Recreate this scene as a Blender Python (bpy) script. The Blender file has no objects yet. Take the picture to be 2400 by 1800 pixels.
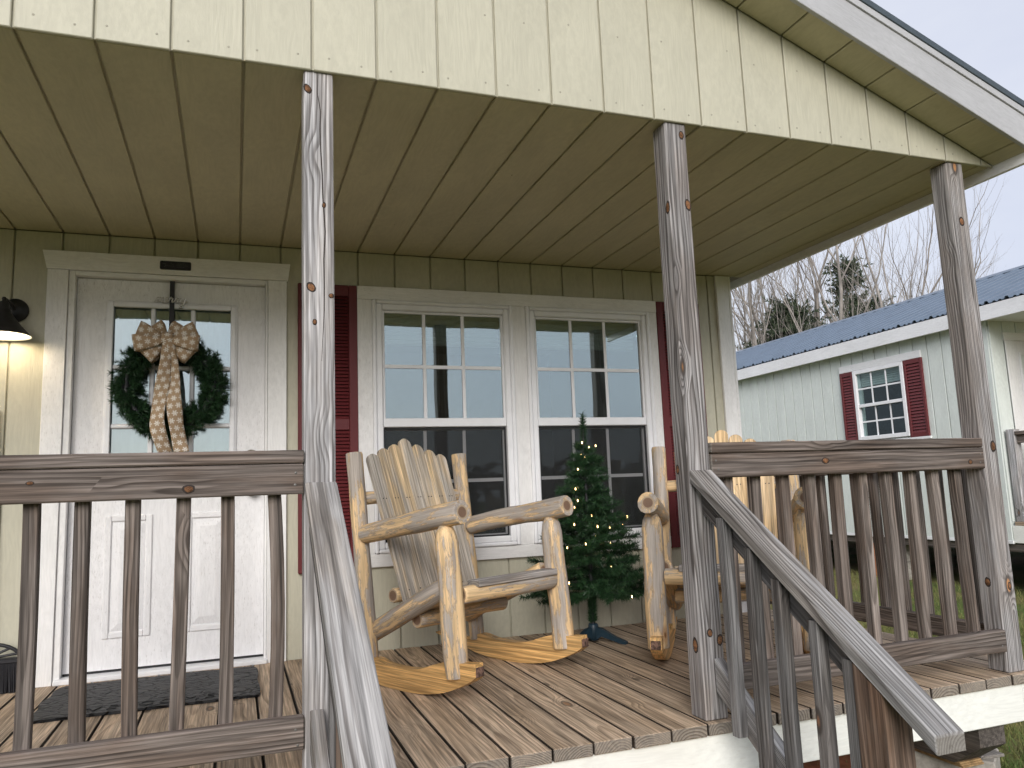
import bpy, bmesh, math, random
import numpy as np
from mathutils import Vector, Matrix
from bpy.types import NodeSocket

SC = bpy.context.scene
COL = SC.collection
R = math.radians

# ------------------------------------------------------------------ camera
yaw, pitch, roll = 0.346491386, 0.138687991, -0.0391166502
cy, sy, cp, sp = math.cos(yaw), math.sin(yaw), math.cos(pitch), math.sin(pitch)
cf = Vector((sy*cp, cy*cp, sp)); cr = Vector((cy, -sy, 0)); cu = cr.cross(cf)
c_, s_ = math.cos(roll), math.sin(roll)
rx, ux = cr*c_ + cu*s_, cu*c_ - cr*s_
cam = bpy.data.cameras.new('camera'); camo = bpy.data.objects.new('camera', cam); COL.objects.link(camo)
camo.matrix_world = Matrix(((rx.x, ux.x, -cf.x, -0.0109), (rx.y, ux.y, -cf.y, -2.3268), (rx.z, ux.z, -cf.z, 0.7825), (0, 0, 0, 1)))
cam.sensor_fit = 'HORIZONTAL'; cam.sensor_width = 36; cam.lens = 1808.45/2400*36
cam.clip_start = .05; cam.clip_end = 600
SC.camera = camo

# ------------------------------------------------------------------ sky, sun, exposure
SUN_DIR = Vector((-0.32, -0.80, 0.385)).normalized()      # towards the sun
SUN_EL = math.asin(SUN_DIR.z); SUN_ROT = math.atan2(SUN_DIR.x, SUN_DIR.y)
W = bpy.data.worlds.new('World'); SC.world = W; W.use_nodes = True
wt = W.node_tree; wt.nodes.clear()
wo = wt.nodes.new('ShaderNodeOutputWorld'); wb = wt.nodes.new('ShaderNodeBackground')
sk = wt.nodes.new('ShaderNodeTexSky'); sk.sky_type = 'NISHITA'; sk.sun_disc = False
sk.sun_elevation = SUN_EL; sk.sun_rotation = SUN_ROT; sk.air_density = 1.0; sk.dust_density = 2.0
wc = wt.nodes.new('ShaderNodeTexCoord'); wm = wt.nodes.new('ShaderNodeMapping'); wm.inputs['Scale'].default_value = (1, 1, 2.6)
wn = wt.nodes.new('ShaderNodeTexNoise'); wn.inputs['Scale'].default_value = 1.7; wn.inputs['Detail'].default_value = 5; wn.inputs['Roughness'].default_value = .55
wr = wt.nodes.new('ShaderNodeValToRGB')
wr.color_ramp.elements[0].position = .3; wr.color_ramp.elements[0].color = (3.8, 4.0, 4.75, 1)
wr.color_ramp.elements[1].position = .72; wr.color_ramp.elements[1].color = (4.8, 4.95, 5.35, 1)
wx = wt.nodes.new('ShaderNodeMix'); wx.data_type = 'RGBA'; wx.inputs[0].default_value = .9
wt.links.new(wc.outputs['Generated'], wm.inputs['Vector']); wt.links.new(wm.outputs[0], wn.inputs['Vector'])
wt.links.new(wn.outputs['Fac'], wr.inputs[0]); wt.links.new(sk.outputs[0], wx.inputs[6]); wt.links.new(wr.outputs[0], wx.inputs[7])
wt.links.new(wx.outputs[2], wb.inputs['Color']); wb.inputs['Strength'].default_value = .10
wt.links.new(wb.outputs[0], wo.inputs['Surface'])
sl = bpy.data.lights.new('sun', 'SUN'); sl.energy = 1.5; sl.angle = R(30); sl.color = (1, .97, .93)
so = bpy.data.objects.new('sun', sl); COL.objects.link(so); so.rotation_euler = SUN_DIR.to_track_quat('Z', 'Y').to_euler()
SC.view_settings.view_transform = 'Standard'; SC.view_settings.look = 'None'
SC.view_settings.exposure = 0.88; SC.view_settings.gamma = 1; SC.view_settings.use_curve_mapping = False
SC.render.engine = 'CYCLES'; SC.cycles.max_bounces = 7; SC.cycles.diffuse_bounces = 3; SC.cycles.transparent_max_bounces = 12; SC.cycles.use_adaptive_sampling = True; SC.cycles.adaptive_threshold = .03
SC.cycles.use_denoising = True; SC.cycles.caustics_reflective = False; SC.cycles.caustics_refractive = False

rnd = random.Random(7)

# ------------------------------------------------------------------ node helpers
class G:
    def __init__(s, tree): s.t = tree
    def node(s, typ, ins=None, **pr):
        n = s.t.nodes.new(typ)
        for k, v in pr.items(): setattr(n, k, v)
        for k, v in (ins or {}).items():
            if isinstance(v, NodeSocket): s.t.links.new(v, n.inputs[k])
            else: n.inputs[k].default_value = v
        return n
    def m(s, op, a, b=None, c=None, clamp=False):
        ins = {0: a}
        if b is not None: ins[1] = b
        if c is not None: ins[2] = c
        return s.node('ShaderNodeMath', ins, operation=op, use_clamp=clamp).outputs[0]
    def vm(s, op, a, b=None, sc=None):
        ins = {0: a}
        if b is not None: ins[1] = b
        n = s.node('ShaderNodeVectorMath', ins, operation=op)
        if sc is not None:
            if isinstance(sc, NodeSocket): s.t.links.new(sc, n.inputs['Scale'])
            else: n.inputs['Scale'].default_value = sc
        return n.outputs['Value'] if op in ('LENGTH', 'DISTANCE', 'DOT_PRODUCT') else n.outputs[0]
    def noise(s, vec, scale=1., detail=2., rough=.5, dist=0., col=False):
        n = s.node('ShaderNodeTexNoise', {'Vector': vec, 'Scale': scale, 'Detail': detail, 'Roughness': rough, 'Distortion': dist})
        return n.outputs['Color'] if col else n.outputs['Fac']
    def ss(s, x, lo, hi, a=0., b=1.):
        return s.node('ShaderNodeMapRange', {0: x, 1: lo, 2: hi, 3: a, 4: b}, interpolation_type='SMOOTHSTEP').outputs[0]
    def lin(s, x, lo, hi, a=0., b=1.):
        return s.node('ShaderNodeMapRange', {0: x, 1: lo, 2: hi, 3: a, 4: b}).outputs[0]
    def mix(s, f, a, b, blend='MIX'):
        if isinstance(a, tuple) and len(a) == 3: a = a + (1,)
        if isinstance(b, tuple) and len(b) == 3: b = b + (1,)
        return s.node('ShaderNodeMix', {0: f, 6: a, 7: b}, data_type='RGBA', blend_type=blend).outputs[2]
    def sep(s, v):
        n = s.node('ShaderNodeSeparateXYZ', {0: v}); return n.outputs[0], n.outputs[1], n.outputs[2]
    def xyz(s, x, y, z): return s.node('ShaderNodeCombineXYZ', {0: x, 1: y, 2: z}).outputs[0]
    def bump(s, h, strength=.5, dist=.002):
        return s.node('ShaderNodeBump', {'Height': h, 'Strength': strength, 'Distance': dist}).outputs[0]

def newmat(name):
    m = bpy.data.materials.new(name); m.use_nodes = True
    g = G(m.node_tree); p = m.node_tree.nodes['Principled BSDF']
    return m, g, p

def setp(g, p, **kw):
    names = {'col': 'Base Color', 'rough': 'Roughness', 'metal': 'Metallic', 'nor': 'Normal', 'spec': 'Specular IOR Level'}
    for k, v in kw.items():
        i = p.inputs[names[k]]
        if isinstance(v, NodeSocket): g.t.links.new(v, i)
        else: i.default_value = (v + (1,)) if isinstance(v, tuple) and len(v) == 3 else v

def gcoord(g):
    gc = g.node('ShaderNodeAttribute', attribute_name='gc').outputs['Vector']
    rn = g.node('ShaderNodeObjectInfo').outputs['Random']
    off = g.xyz(g.m('MULTIPLY', rn, 37.), g.m('MULTIPLY', rn, 53.), g.m('MULTIPLY', rn, 91.))
    return gc, rn, g.vm('ADD', gc, off)

def wood(name, light, dark, stain, ring=.008, contrast=.8, stainamt=.6, gate=.72, rough=.8, bump=.5, knotcol=(.16, .07, .03), pith=.05, vary=.35):
    m, g, p = newmat(name)
    gc, rn, q = gcoord(g)
    wv = g.vm('SUBTRACT', g.noise(g.vm('MULTIPLY', q, (5, 5, 1.3)), 1., 2., .5, col=True), (.5, .5, .5))
    wx_, wy_, _ = g.sep(g.vm('SCALE', wv, sc=.06))
    x, y, z = g.sep(gc)
    r2 = g.m('FRACT', g.m('MULTIPLY', rn, 17.31))
    X = g.m('ADD', g.m('ADD', x, wx_), g.m('MULTIPLY', g.m('SUBTRACT', rn, .5), .09))
    Y = g.m('ADD', g.m('ADD', y, wy_), g.m('ADD', pith*.4, g.m('MULTIPLY', r2, pith)))
    rad = g.m('SQRT', g.m('ADD', g.m('MULTIPLY', X, X), g.m('MULTIPLY', Y, Y)))
    vor = g.node('ShaderNodeTexVoronoi', {'Vector': g.vm('MULTIPLY', q, (9, 9, 3.6)), 'Scale': 1., 'Randomness': 1.})
    d = vor.outputs['Distance']; cgate = g.sep(vor.outputs['Color'])[0]
    on = g.m('GREATER_THAN', cgate, gate)
    kn = g.m('MULTIPLY', on, g.ss(d, .42, 0.))
    rad = g.m('ADD', rad, g.m('MULTIPLY', kn, .035))
    r3 = g.m('FRACT', g.m('MULTIPLY', rn, 41.77))
    ph = g.m('FRACT', g.m('DIVIDE', rad, g.m('MULTIPLY', ring, g.m('ADD', .7, g.m('MULTIPLY', r3, .8)))))
    rg = g.m('MULTIPLY', g.ss(ph, .25, .85), g.ss(ph, 1., .9))
    amt = g.ss(g.noise(g.vm('MULTIPLY', q, (9, 9, 2.)), 1., 2.), .3, .65, .35, 1.)
    rg = g.m('MULTIPLY', rg, amt)
    fib = g.noise(g.vm('MULTIPLY', q, (260, 260, 5)), 1., 3., .6)
    fib2 = g.noise(g.vm('MULTIPLY', q, (75, 75, 2.2)), 1., 3., .6)
    pat = g.ss(g.noise(g.vm('MULTIPLY', q, (10, 10, 2.2)), 1., 4., .6), .44, .62)
    c = g.mix(g.m('MULTIPLY', g.m('ADD', g.m('MULTIPLY', pat, .8), g.m('MULTIPLY', r3, .3), clamp=True), stainamt), light, stain)
    c = g.mix(g.m('MULTIPLY', rg, contrast), c, dark)
    c = g.mix(1., c, g.mix(g.ss(fib2, .33, .67), (.62, .62, .62), (1.28, 1.28, 1.28)), 'MULTIPLY')
    c = g.mix(1., c, g.mix(g.ss(fib, .3, .7), (.72, .72, .72), (1.2, 1.2, 1.2)), 'MULTIPLY')
    lo = 1 - vary
    c = g.mix(1., c, g.mix(r2, (lo, lo, lo), (1+vary*.6,)*3), 'MULTIPLY')
    chk = g.m('MULTIPLY', g.ss(g.noise(g.vm('MULTIPLY', q, (42, 42, .9)), 1., 2.), .69, .76), .75)      # drying checks
    c = g.mix(chk, c, (.03, .026, .024))
    en = g.node('ShaderNodeAttribute', attribute_name='end').outputs['Fac']
    ec = g.mix(g.m('MULTIPLY', rg, .8), (.23, .21, .185), (.07, .06, .052))
    c = g.mix(g.m('MULTIPLY', en, .8), c, ec)
    core = g.m('MULTIPLY', on, g.ss(d, .13, .09))
    rim = g.m('MULTIPLY', on, g.m('MULTIPLY', g.ss(d, .19, .14), g.ss(d, .09, .12)))
    c = g.mix(g.m('MULTIPLY', core, .85), c, g.mix(g.sep(vor.outputs['Color'])[1], knotcol, tuple(min(1, k*2.4) for k in knotcol)))
    c = g.mix(g.m('MULTIPLY', rim, .7), c, (.035, .025, .02))
    h = g.m('SUBTRACT', g.m('ADD', g.m('MULTIPLY', fib, .5), g.m('MULTIPLY', fib2, .7)), g.m('ADD', g.m('MULTIPLY', rg, .5), g.m('MULTIPLY', chk, 1.2)))
    setp(g, p, col=c, rough=rough, nor=g.bump(h, bump, .0025), spec=.25)
    return m

def logmat(name, honey, grey, thr=.5, rough=.6, bark=.35):
    m, g, p = newmat(name)
    gc, rn, q = gcoord(g)
    r2 = g.m('FRACT', g.m('MULTIPLY', rn, 17.31))
    x, y, z = g.sep(gc)
    rad = g.m('SQRT', g.m('ADD', g.m('MULTIPLY', x, x), g.m('MULTIPLY', y, y)))
    n1 = g.noise(g.vm('MULTIPLY', q, (20, 20, 4.2)), 1., 5., .64)
    t0 = g.m('ADD', thr-.035, g.m('MULTIPLY', r2, .07))
    fibA = g.noise(g.vm('MULTIPLY', q, (60, 60, 3.)), 1., 3., .6)
    n1 = g.m('ADD', n1, g.m('MULTIPLY', g.m('SUBTRACT', fibA, .5), .28))
    mask = g.ss(g.m('SUBTRACT', n1, t0), -.05, .06)
    edge = g.m('MULTIPLY', g.ss(g.m('ABSOLUTE', g.m('SUBTRACT', n1, g.m('ADD', t0, .004))), .022, .0), bark)
    fib = g.noise(g.vm('MULTIPLY', q, (190, 190, 6)), 1., 3., .6)
    fib2 = g.noise(g.vm('MULTIPLY', q, (40, 40, 2.5)), 1., 3., .6)
    hc = g.mix(g.ss(fib2, .3, .7), honey, tuple(k*.62 for k in honey))
    gcx = g.mix(g.ss(fib2, .3, .7), grey, tuple(k*.66 for k in grey))
    c = g.mix(mask, hc, gcx)
    c = g.mix(edge, c, (.075, .035, .015))
    c = g.mix(1., c, g.mix(g.ss(fib, .3, .7), (.82, .82, .82), (1.12, 1.12, 1.12)), 'MULTIPLY')
    vor = g.node('ShaderNodeTexVoronoi', {'Vector': g.vm('MULTIPLY', q, (11, 11, 5)), 'Scale': 1.})
    on = g.m('GREATER_THAN', g.sep(vor.outputs['Color'])[0], .66)
    c = g.mix(g.m('MULTIPLY', on, g.ss(vor.outputs['Distance'], .10, .055)), c, (.035, .018, .01))
    c = g.mix(g.m('MULTIPLY', on, g.m('MULTIPLY', g.ss(vor.outputs['Distance'], .28, .12), .5)), c, (.30, .13, .04))
    heart = g.ss(rad, .024, .019)
    end = g.ss(rad, .030, .026)
    rings = g.m('SINE', g.m('MULTIPLY', rad, 2400.))
    c = g.mix(end, c, g.mix(g.m('MULTIPLY', g.m('ADD', rings, 1.), .22), (.47, .36, .24), (.2, .13, .08)))
    c = g.mix(g.m('MULTIPLY', heart, .85), c, g.mix(fib2, (.09, .045, .03), (.2, .11, .07)))
    h = g.m('ADD', g.m('MULTIPLY', fib2, .5), g.m('ADD', g.m('MULTIPLY', mask, .35), g.m('MULTIPLY', fib, .3)))
    setp(g, p, col=c, rough=rough, nor=g.bump(h, .5, .003), spec=.3)
    return m

def paint(name, col, emboss=.35, mott=.12, rough=.55, dirt=None, dirtamt=0., spec=.35, specks=0.):
    """painted embossed wood siding / trim; grain runs along gc.z"""
    m, g, p = newmat(name)
    gc, rn, q = gcoord(g)
    wv = g.vm('SUBTRACT', g.noise(g.vm('MULTIPLY', q, (9, 9, 3)), 1., 2., .5, col=True), (.5, .5, .5))
    qq = g.vm('ADD', q, g.vm('SCALE', wv, sc=.05))
    e1 = g.noise(g.vm('MULTIPLY', qq, (120, 120, 9)), 1., 3., .55)
    e2 = g.noise(g.vm('MULTIPLY', qq, (55, 55, 26)), 1., 3., .6)
    sel = g.ss(g.noise(g.vm('MULTIPLY', q, (6, 6, 3)), 1., 2.), .42, .58)
    h = g.m('ADD', g.m('MULTIPLY', g.m('SUBTRACT', 1., sel), e1), g.m('MULTIPLY', sel, e2))
    mo = g.noise(g.vm('MULTIPLY', q, (5, 5, 2)), 1., 4., .6)
    c = g.mix(1., col, g.mix(g.ss(mo, .25, .75), (1-mott,)*3, (1+mott*.5,)*3), 'MULTIPLY')
    c = g.mix(1., c, g.mix(g.ss(h, .3, .7), (.93, .93, .93), (1.03, 1.03, 1.03)), 'MULTIPLY')
    if dirt:
        d1 = g.noise(g.vm('MULTIPLY', q, (190, 190, 42)), 1., 3., .7)
        d2 = g.ss(g.noise(g.vm('MULTIPLY', q, (3, 3, 1.5)), 1., 3., .6), .35, .65)
        c = g.mix(g.m('MULTIPLY', g.m('MULTIPLY', g.ss(d1, .54, .74), g.m('ADD', .35, d2)), dirtamt), c, dirt)
    if specks:
        vs_ = g.node('ShaderNodeTexVoronoi', {'Vector': g.vm('MULTIPLY', q, (9, 9, 9)), 'Scale': 1.})
        rr0 = g.m('MULTIPLY', g.m('GREATER_THAN', g.sep(vs_.outputs['Color'])[0], .72), g.sep(vs_.outputs['Color'])[1])
        c = g.mix(g.m('MULTIPLY', g.m('LESS_THAN', vs_.outputs['Distance'], g.m('MULTIPLY', rr0, .045)), specks), c, (.03, .022, .015))
    setp(g, p, col=c, rough=rough, nor=g.bump(h, emboss, .003), spec=spec)
    return m

def plain(name, col, rough=.6, metal=0., mott=.1, sc=20., bump=0., spec=.4, emit=None, es=0.):
    m, g, p = newmat(name)
    tc = g.node('ShaderNodeTexCoord').outputs['Object']
    n = g.noise(tc, sc, 4., .6)
    c = g.mix(1., col, g.mix(g.ss(n, .3, .7), (1-mott,)*3, (1+mott*.6,)*3), 'MULTIPLY')
    setp(g, p, col=c, rough=rough, metal=metal, spec=spec)
    if bump: setp(g, p, nor=g.bump(n, bump, .003))
    if emit:
        p.inputs['Emission Color'].default_value = emit + (1,); p.inputs['Emission Strength'].default_value = es
    return m

def glass(name, refl, tint=(.75, .82, .82)):
    m, g, p = newmat(name); t = g.t
    t.nodes.remove(p); out = t.nodes['Material Output']
    gl = g.node('ShaderNodeBsdfGlossy', {'Color': (.84, .95, .97, 1), 'Roughness': .004})
    tr = g.node('ShaderNodeBsdfTransparent', {'Color': tint + (1,)})
    tc = g.node('ShaderNodeTexCoord').outputs['Object']
    wob = g.noise(tc, 2.2, 1., .5)
    t.links.new(g.bump(wob, .06, .02), gl.inputs['Normal'])
    fr = g.node('ShaderNodeLayerWeight', {'Blend': .3}).outputs['Facing']
    f = g.m('ADD', refl, g.m('MULTIPLY', g.m('POWER', fr, 3.), 1.-refl), clamp=True)
    mx = g.node('ShaderNodeMixShader', {0: f, 1: tr.outputs[0], 2: gl.outputs[0]})
    t.links.new(mx.outputs[0], out.inputs['Surface'])
    return m

def screenmat(name):
    m, g, p = newmat(name); t = g.t
    out = t.nodes['Material Output']
    setp(g, p, col=(.022, .023, .025), rough=.7)
    tr = g.node('ShaderNodeBsdfTransparent', {'Color': (1, 1, 1, 1)})
    mx = g.node('ShaderNodeMixShader', {0: .5, 1: tr.outputs[0], 2: p.outputs[0]})
    t.links.new(mx.outputs[0], out.inputs['Surface'])
    return m

M = {}
M['cream'] = paint('cream_siding_paint', (.53, .507, .402), .35, .06, .5)
M['cream_flat'] = paint('cream_ceiling_paint', (.52, .475, .32), .12, .10, .6, specks=.85)
M['white_trim'] = paint('white_trim_paint', (.86, .85, .84), .3, .06, .5, (.42, .40, .37), .3)
M['white_fascia'] = paint('white_fascia_paint', (.85, .85, .86), .35, .07, .5, (.4, .4, .38), .2)
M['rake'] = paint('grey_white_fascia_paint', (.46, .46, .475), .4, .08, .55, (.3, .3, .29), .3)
M['door'] = paint('washed_door_paint', (.86, .85, .855), .3, .05, .5, (.45, .43, .41), .45)
M['skirt'] = paint('white_skirt_paint', (.87, .87, .82), .15, .05, .5, (.55, .47, .33), .15)
M['vinyl'] = plain('white_vinyl', (.88, .88, .90), .35, mott=.04, sc=9)
M['red'] = paint('barn_red_vinyl', (.14, .025, .028), .1, .12, .45)
M['post'] = wood('grey_post_wood', (.56, .55, .565), (.15, .135, .128), (.36, .31, .27), .0095, .85, .5, .62, vary=.12, knotcol=(.22, .10, .04))
M['post_dark'] = wood('brown_grey_post_wood', (.38, .365, .365), (.085, .073, .067), (.25, .20, .168), .0095, .85, .55, .62, vary=.12, knotcol=(.24, .11, .04))
M['rail'] = wood('brown_grey_rail_wood', (.225, .19, .17), (.055, .041, .034), (.155, .108, .082), .011, .85, .7, .72, vary=.2)
M['bal'] = wood('brown_baluster_wood', (.22, .187, .167), (.055, .043, .036), (.14, .098, .074), .009, .75, .7, .8)
M['stairbal'] = wood('dark_stair_baluster_wood', (.20, .195, .195), (.055, .05, .048), (.12, .097, .083), .008, .75, .6, .8)
M['hand'] = wood('silvered_handrail_wood', (.375, .367, .363), (.10, .086, .078), (.27, .228, .186), .011, .9, .6, .85, vary=.1)
M['deck'] = wood('brown_deck_wood', (.56, .43, .31), (.17, .115, .075), (.45, .32, .205), .0078, .62, .55, .74, rough=.7, knotcol=(.15, .08, .04), vary=.2)
M['dark_edge'] = wood('dark_board_edge_wood', (.06, .045, .034), (.03, .022, .016), (.045, .032, .024), .01, .6, .6, .95)
M['newel'] = wood('reddish_newel_wood', (.26, .19, .15), (.085, .055, .042), (.20, .11, .065), .009, .7, .7, .9)
M['skid'] = wood('dark_skid_wood', (.11, .095, .085), (.04, .035, .03), (.08, .06, .045), .01, .6, .6, .9)
M['log'] = logmat('peeled_log', (.86, .61, .34), (.50, .44, .385), .49)
M['slatw'] = wood('chair_slat_wood', (.49, .445, .39), (.28, .22, .16), (.66, .47, .25), .016, .45, .85, .8, rough=.6, knotcol=(.14, .06, .02), vary=.15)
M['slat_grey'] = wood('grey_seat_board_wood', (.36, .34, .33), (.2, .18, .17), (.42, .34, .26), .012, .5, .5, .9, vary=.1)
M['slat_new'] = wood('pale_cedar_slat_wood', (.68, .51, .32), (.42, .26, .13), (.72, .50, .26), .014, .4, .7, .78, rough=.6, knotcol=(.12, .05, .02), vary=.12)
M['rocker'] = wood('honey_rocker_wood', (.74, .44, .17), (.48, .25, .08), (.80, .52, .23), .016, .35, .6, .7, rough=.4, bump=.2, knotcol=(.16, .06, .02), vary=.1)
M['bark'] = plain('flaky_bark', (.17, .10, .075), .9, mott=.8, sc=60, bump=.8)
M['pane'] = glass('upper_window_glass', .29)
M['pane_door'] = glass('door_glass', .38)
M['pane_low'] = glass('lower_window_glass', .07)
M['pane_far'] = glass('far_window_glass', .03)
M['screen'] = screenmat('insect_screen')
M['black'] = plain('black_metal', (.018, .018, .02), .45, mott=.3, sc=30)
M['black_plastic'] = plain('black_plastic', (.02, .02, .024), .4, mott=.15, sc=30)
M['rubber'] = None
M['silver'] = plain('brushed_silver', (.62, .60, .56), .3, 1., .1)
M['brass'] = plain('aged_nickel', (.42, .38, .32), .35, 1., .1)
M['bluestand'] = plain('dark_teal_plastic', (.012, .03, .045), .45)
M['interior'] = plain('interior_wall', (.30, .28, .24), .9)
M['blind'] = plain('white_blind', (.80, .80, .78), .8, mott=.04)
M['curtain'] = plain('sheer_curtain', (.80, .81, .84), .9, mott=.1, sc=8)
M['dark_curtain'] = plain('dark_curtain', (.07, .07, .075), .9)
M['roofmetal'] = plain('blue_grey_roof_metal', (.135, .178, .24), .42, .2, .08, 3.)
M['roofdark'] = plain('slate_metal_edge', (.07, .09, .105), .4, .3, .1)
M['concrete'] = plain('concrete_block', (.40, .37, .33), .9, mott=.25, sc=35, bump=.6)
M['clayblock'] = plain('orange_clay_block', (.46, .17, .07), .9, mott=.25, sc=20, bump=.4)
M['ply'] = plain('plywood_edge', (.36, .23, .11), .8, mott=.4, sc=40)
M['gravel'] = plain('pale_gravel', (.40, .375, .335), .95, mott=.5, sc=38, bump=1.)
M['clay'] = plain('red_clay', (.30, .115, .06), .95, mott=.4, sc=14, bump=1.)
M['green'] = paint('sage_siding_paint', (.71, .755, .72), .3, .07, .55)
M['bulb'] = plain('warm_bulb', (1, .8, .5), .4, emit=(1., .62, .25), es=9.)
M['lampbulb'] = plain('lamp_bulb', (1, .9, .75), .4, emit=(1., .82, .58), es=30.)
M['shade_in'] = plain('white_enamel', (.8, .78, .74), .5, mott=.02)
M['barkgrey'] = plain('grey_bark', (.26, .23, .205), .95, mott=.4, sc=3.)
M['barkpale'] = plain('pale_bark', (.36, .325, .295), .95, mott=.35, sc=2.)

def leafmat(name, a, b, rough=.6):
    m, g, p = newmat(name)
    v = g.node('ShaderNodeAttribute', attribute_name='tone').outputs['Fac']
    c = g.mix(v, a, b)
    setp(g, p, col=c, rough=rough, spec=.3)
    return m
M['needle'] = leafmat('green_pvc_needles', (.006, .025, .011), (.042, .10, .038), .45)
M['cedar'] = leafmat('cedar_foliage', (.025, .042, .026), (.10, .125, .07), .8)
M['grass'] = leafmat('lawn_grass', (.07, .13, .03), (.30, .25, .10), .8)
M['woods'] = leafmat('far_woods', (.03, .035, .028), (.08, .07, .055), .9)

m, g, p = newmat('lawn_ground')
tc = g.node('ShaderNodeTexCoord').outputs['Object']
n1 = g.noise(tc, .9, 5., .6); n2 = g.noise(tc, 14., 4., .65)
c = g.mix(g.ss(n1, .35, .65), (.085, .13, .035), (.20, .17, .075))
c = g.mix(g.ss(n2, .45, .72), c, (.13, .11, .05))
setp(g, p, col=c, rough=.95, nor=g.bump(n2, .8, .03), spec=.1); M['lawn'] = m

m, g, p = newmat('black_rubber_mat')
tc = g.node('ShaderNodeTexCoord').outputs['Object']
tq = g.vm('MULTIPLY', g.vm('ADD', tc, g.vm('SCALE', g.noise(tc, 7., 2., .5, col=True), sc=.12)), (13, 30, 13))
ve = g.node('ShaderNodeTexVoronoi', {'Vector': tq, 'Scale': 1.}, feature='DISTANCE_TO_EDGE').outputs['Distance']
hh = g.ss(ve, .0, .12)
setp(g, p, col=g.mix(hh, (.004, .004, .0045), (.014, .014, .015)), rough=.55, nor=g.bump(hh, 1., .012), spec=.4); M['rubber'] = m

m, g, p = newmat('snowflake_burlap')          # flat print on the ribbon
uv = g.node('ShaderNodeAttribute', attribute_name='gc').outputs['Vector']
ux_, uy_, _ = g.sep(uv)
sc_ = 1/.036
row = g.m('FLOOR', g.m('MULTIPLY', uy_, sc_))
ax = g.m('SUBTRACT', g.m('FRACT', g.m('ADD', g.m('MULTIPLY', ux_, sc_), g.m('MULTIPLY', row, .5))), .5)
ay = g.m('SUBTRACT', g.m('FRACT', g.m('MULTIPLY', uy_, sc_)), .5)
th = g.m('ARCTAN2', ay, ax); rr = g.m('SQRT', g.m('ADD', g.m('MULTIPLY', ax, ax), g.m('MULTIPLY', ay, ay)))
pet = g.m('ABSOLUTE', g.m('COSINE', g.m('MULTIPLY', th, 3.)))
lim = g.m('ADD', .10, g.m('MULTIPLY', pet, .30))
fl = g.m('MULTIPLY', g.m('LESS_THAN', rr, lim), g.m('GREATER_THAN', rr, .06))
fl = g.m('MULTIPLY', fl, g.m('SUBTRACT', 1., g.m('MULTIPLY', g.m('GREATER_THAN', rr, .22), g.m('LESS_THAN', rr, .25))))
wvn = g.noise(g.vm('MULTIPLY', uv, (900, 900, 1)), 1., 2.)
cb = g.mix(wvn, (.30, .205, .125), (.46, .335, .22))
setp(g, p, col=g.mix(fl, cb, (.74, .70, .64)), rough=.9, nor=g.bump(wvn, .3, .001), spec=.1); M['ribbon'] = m

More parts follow.
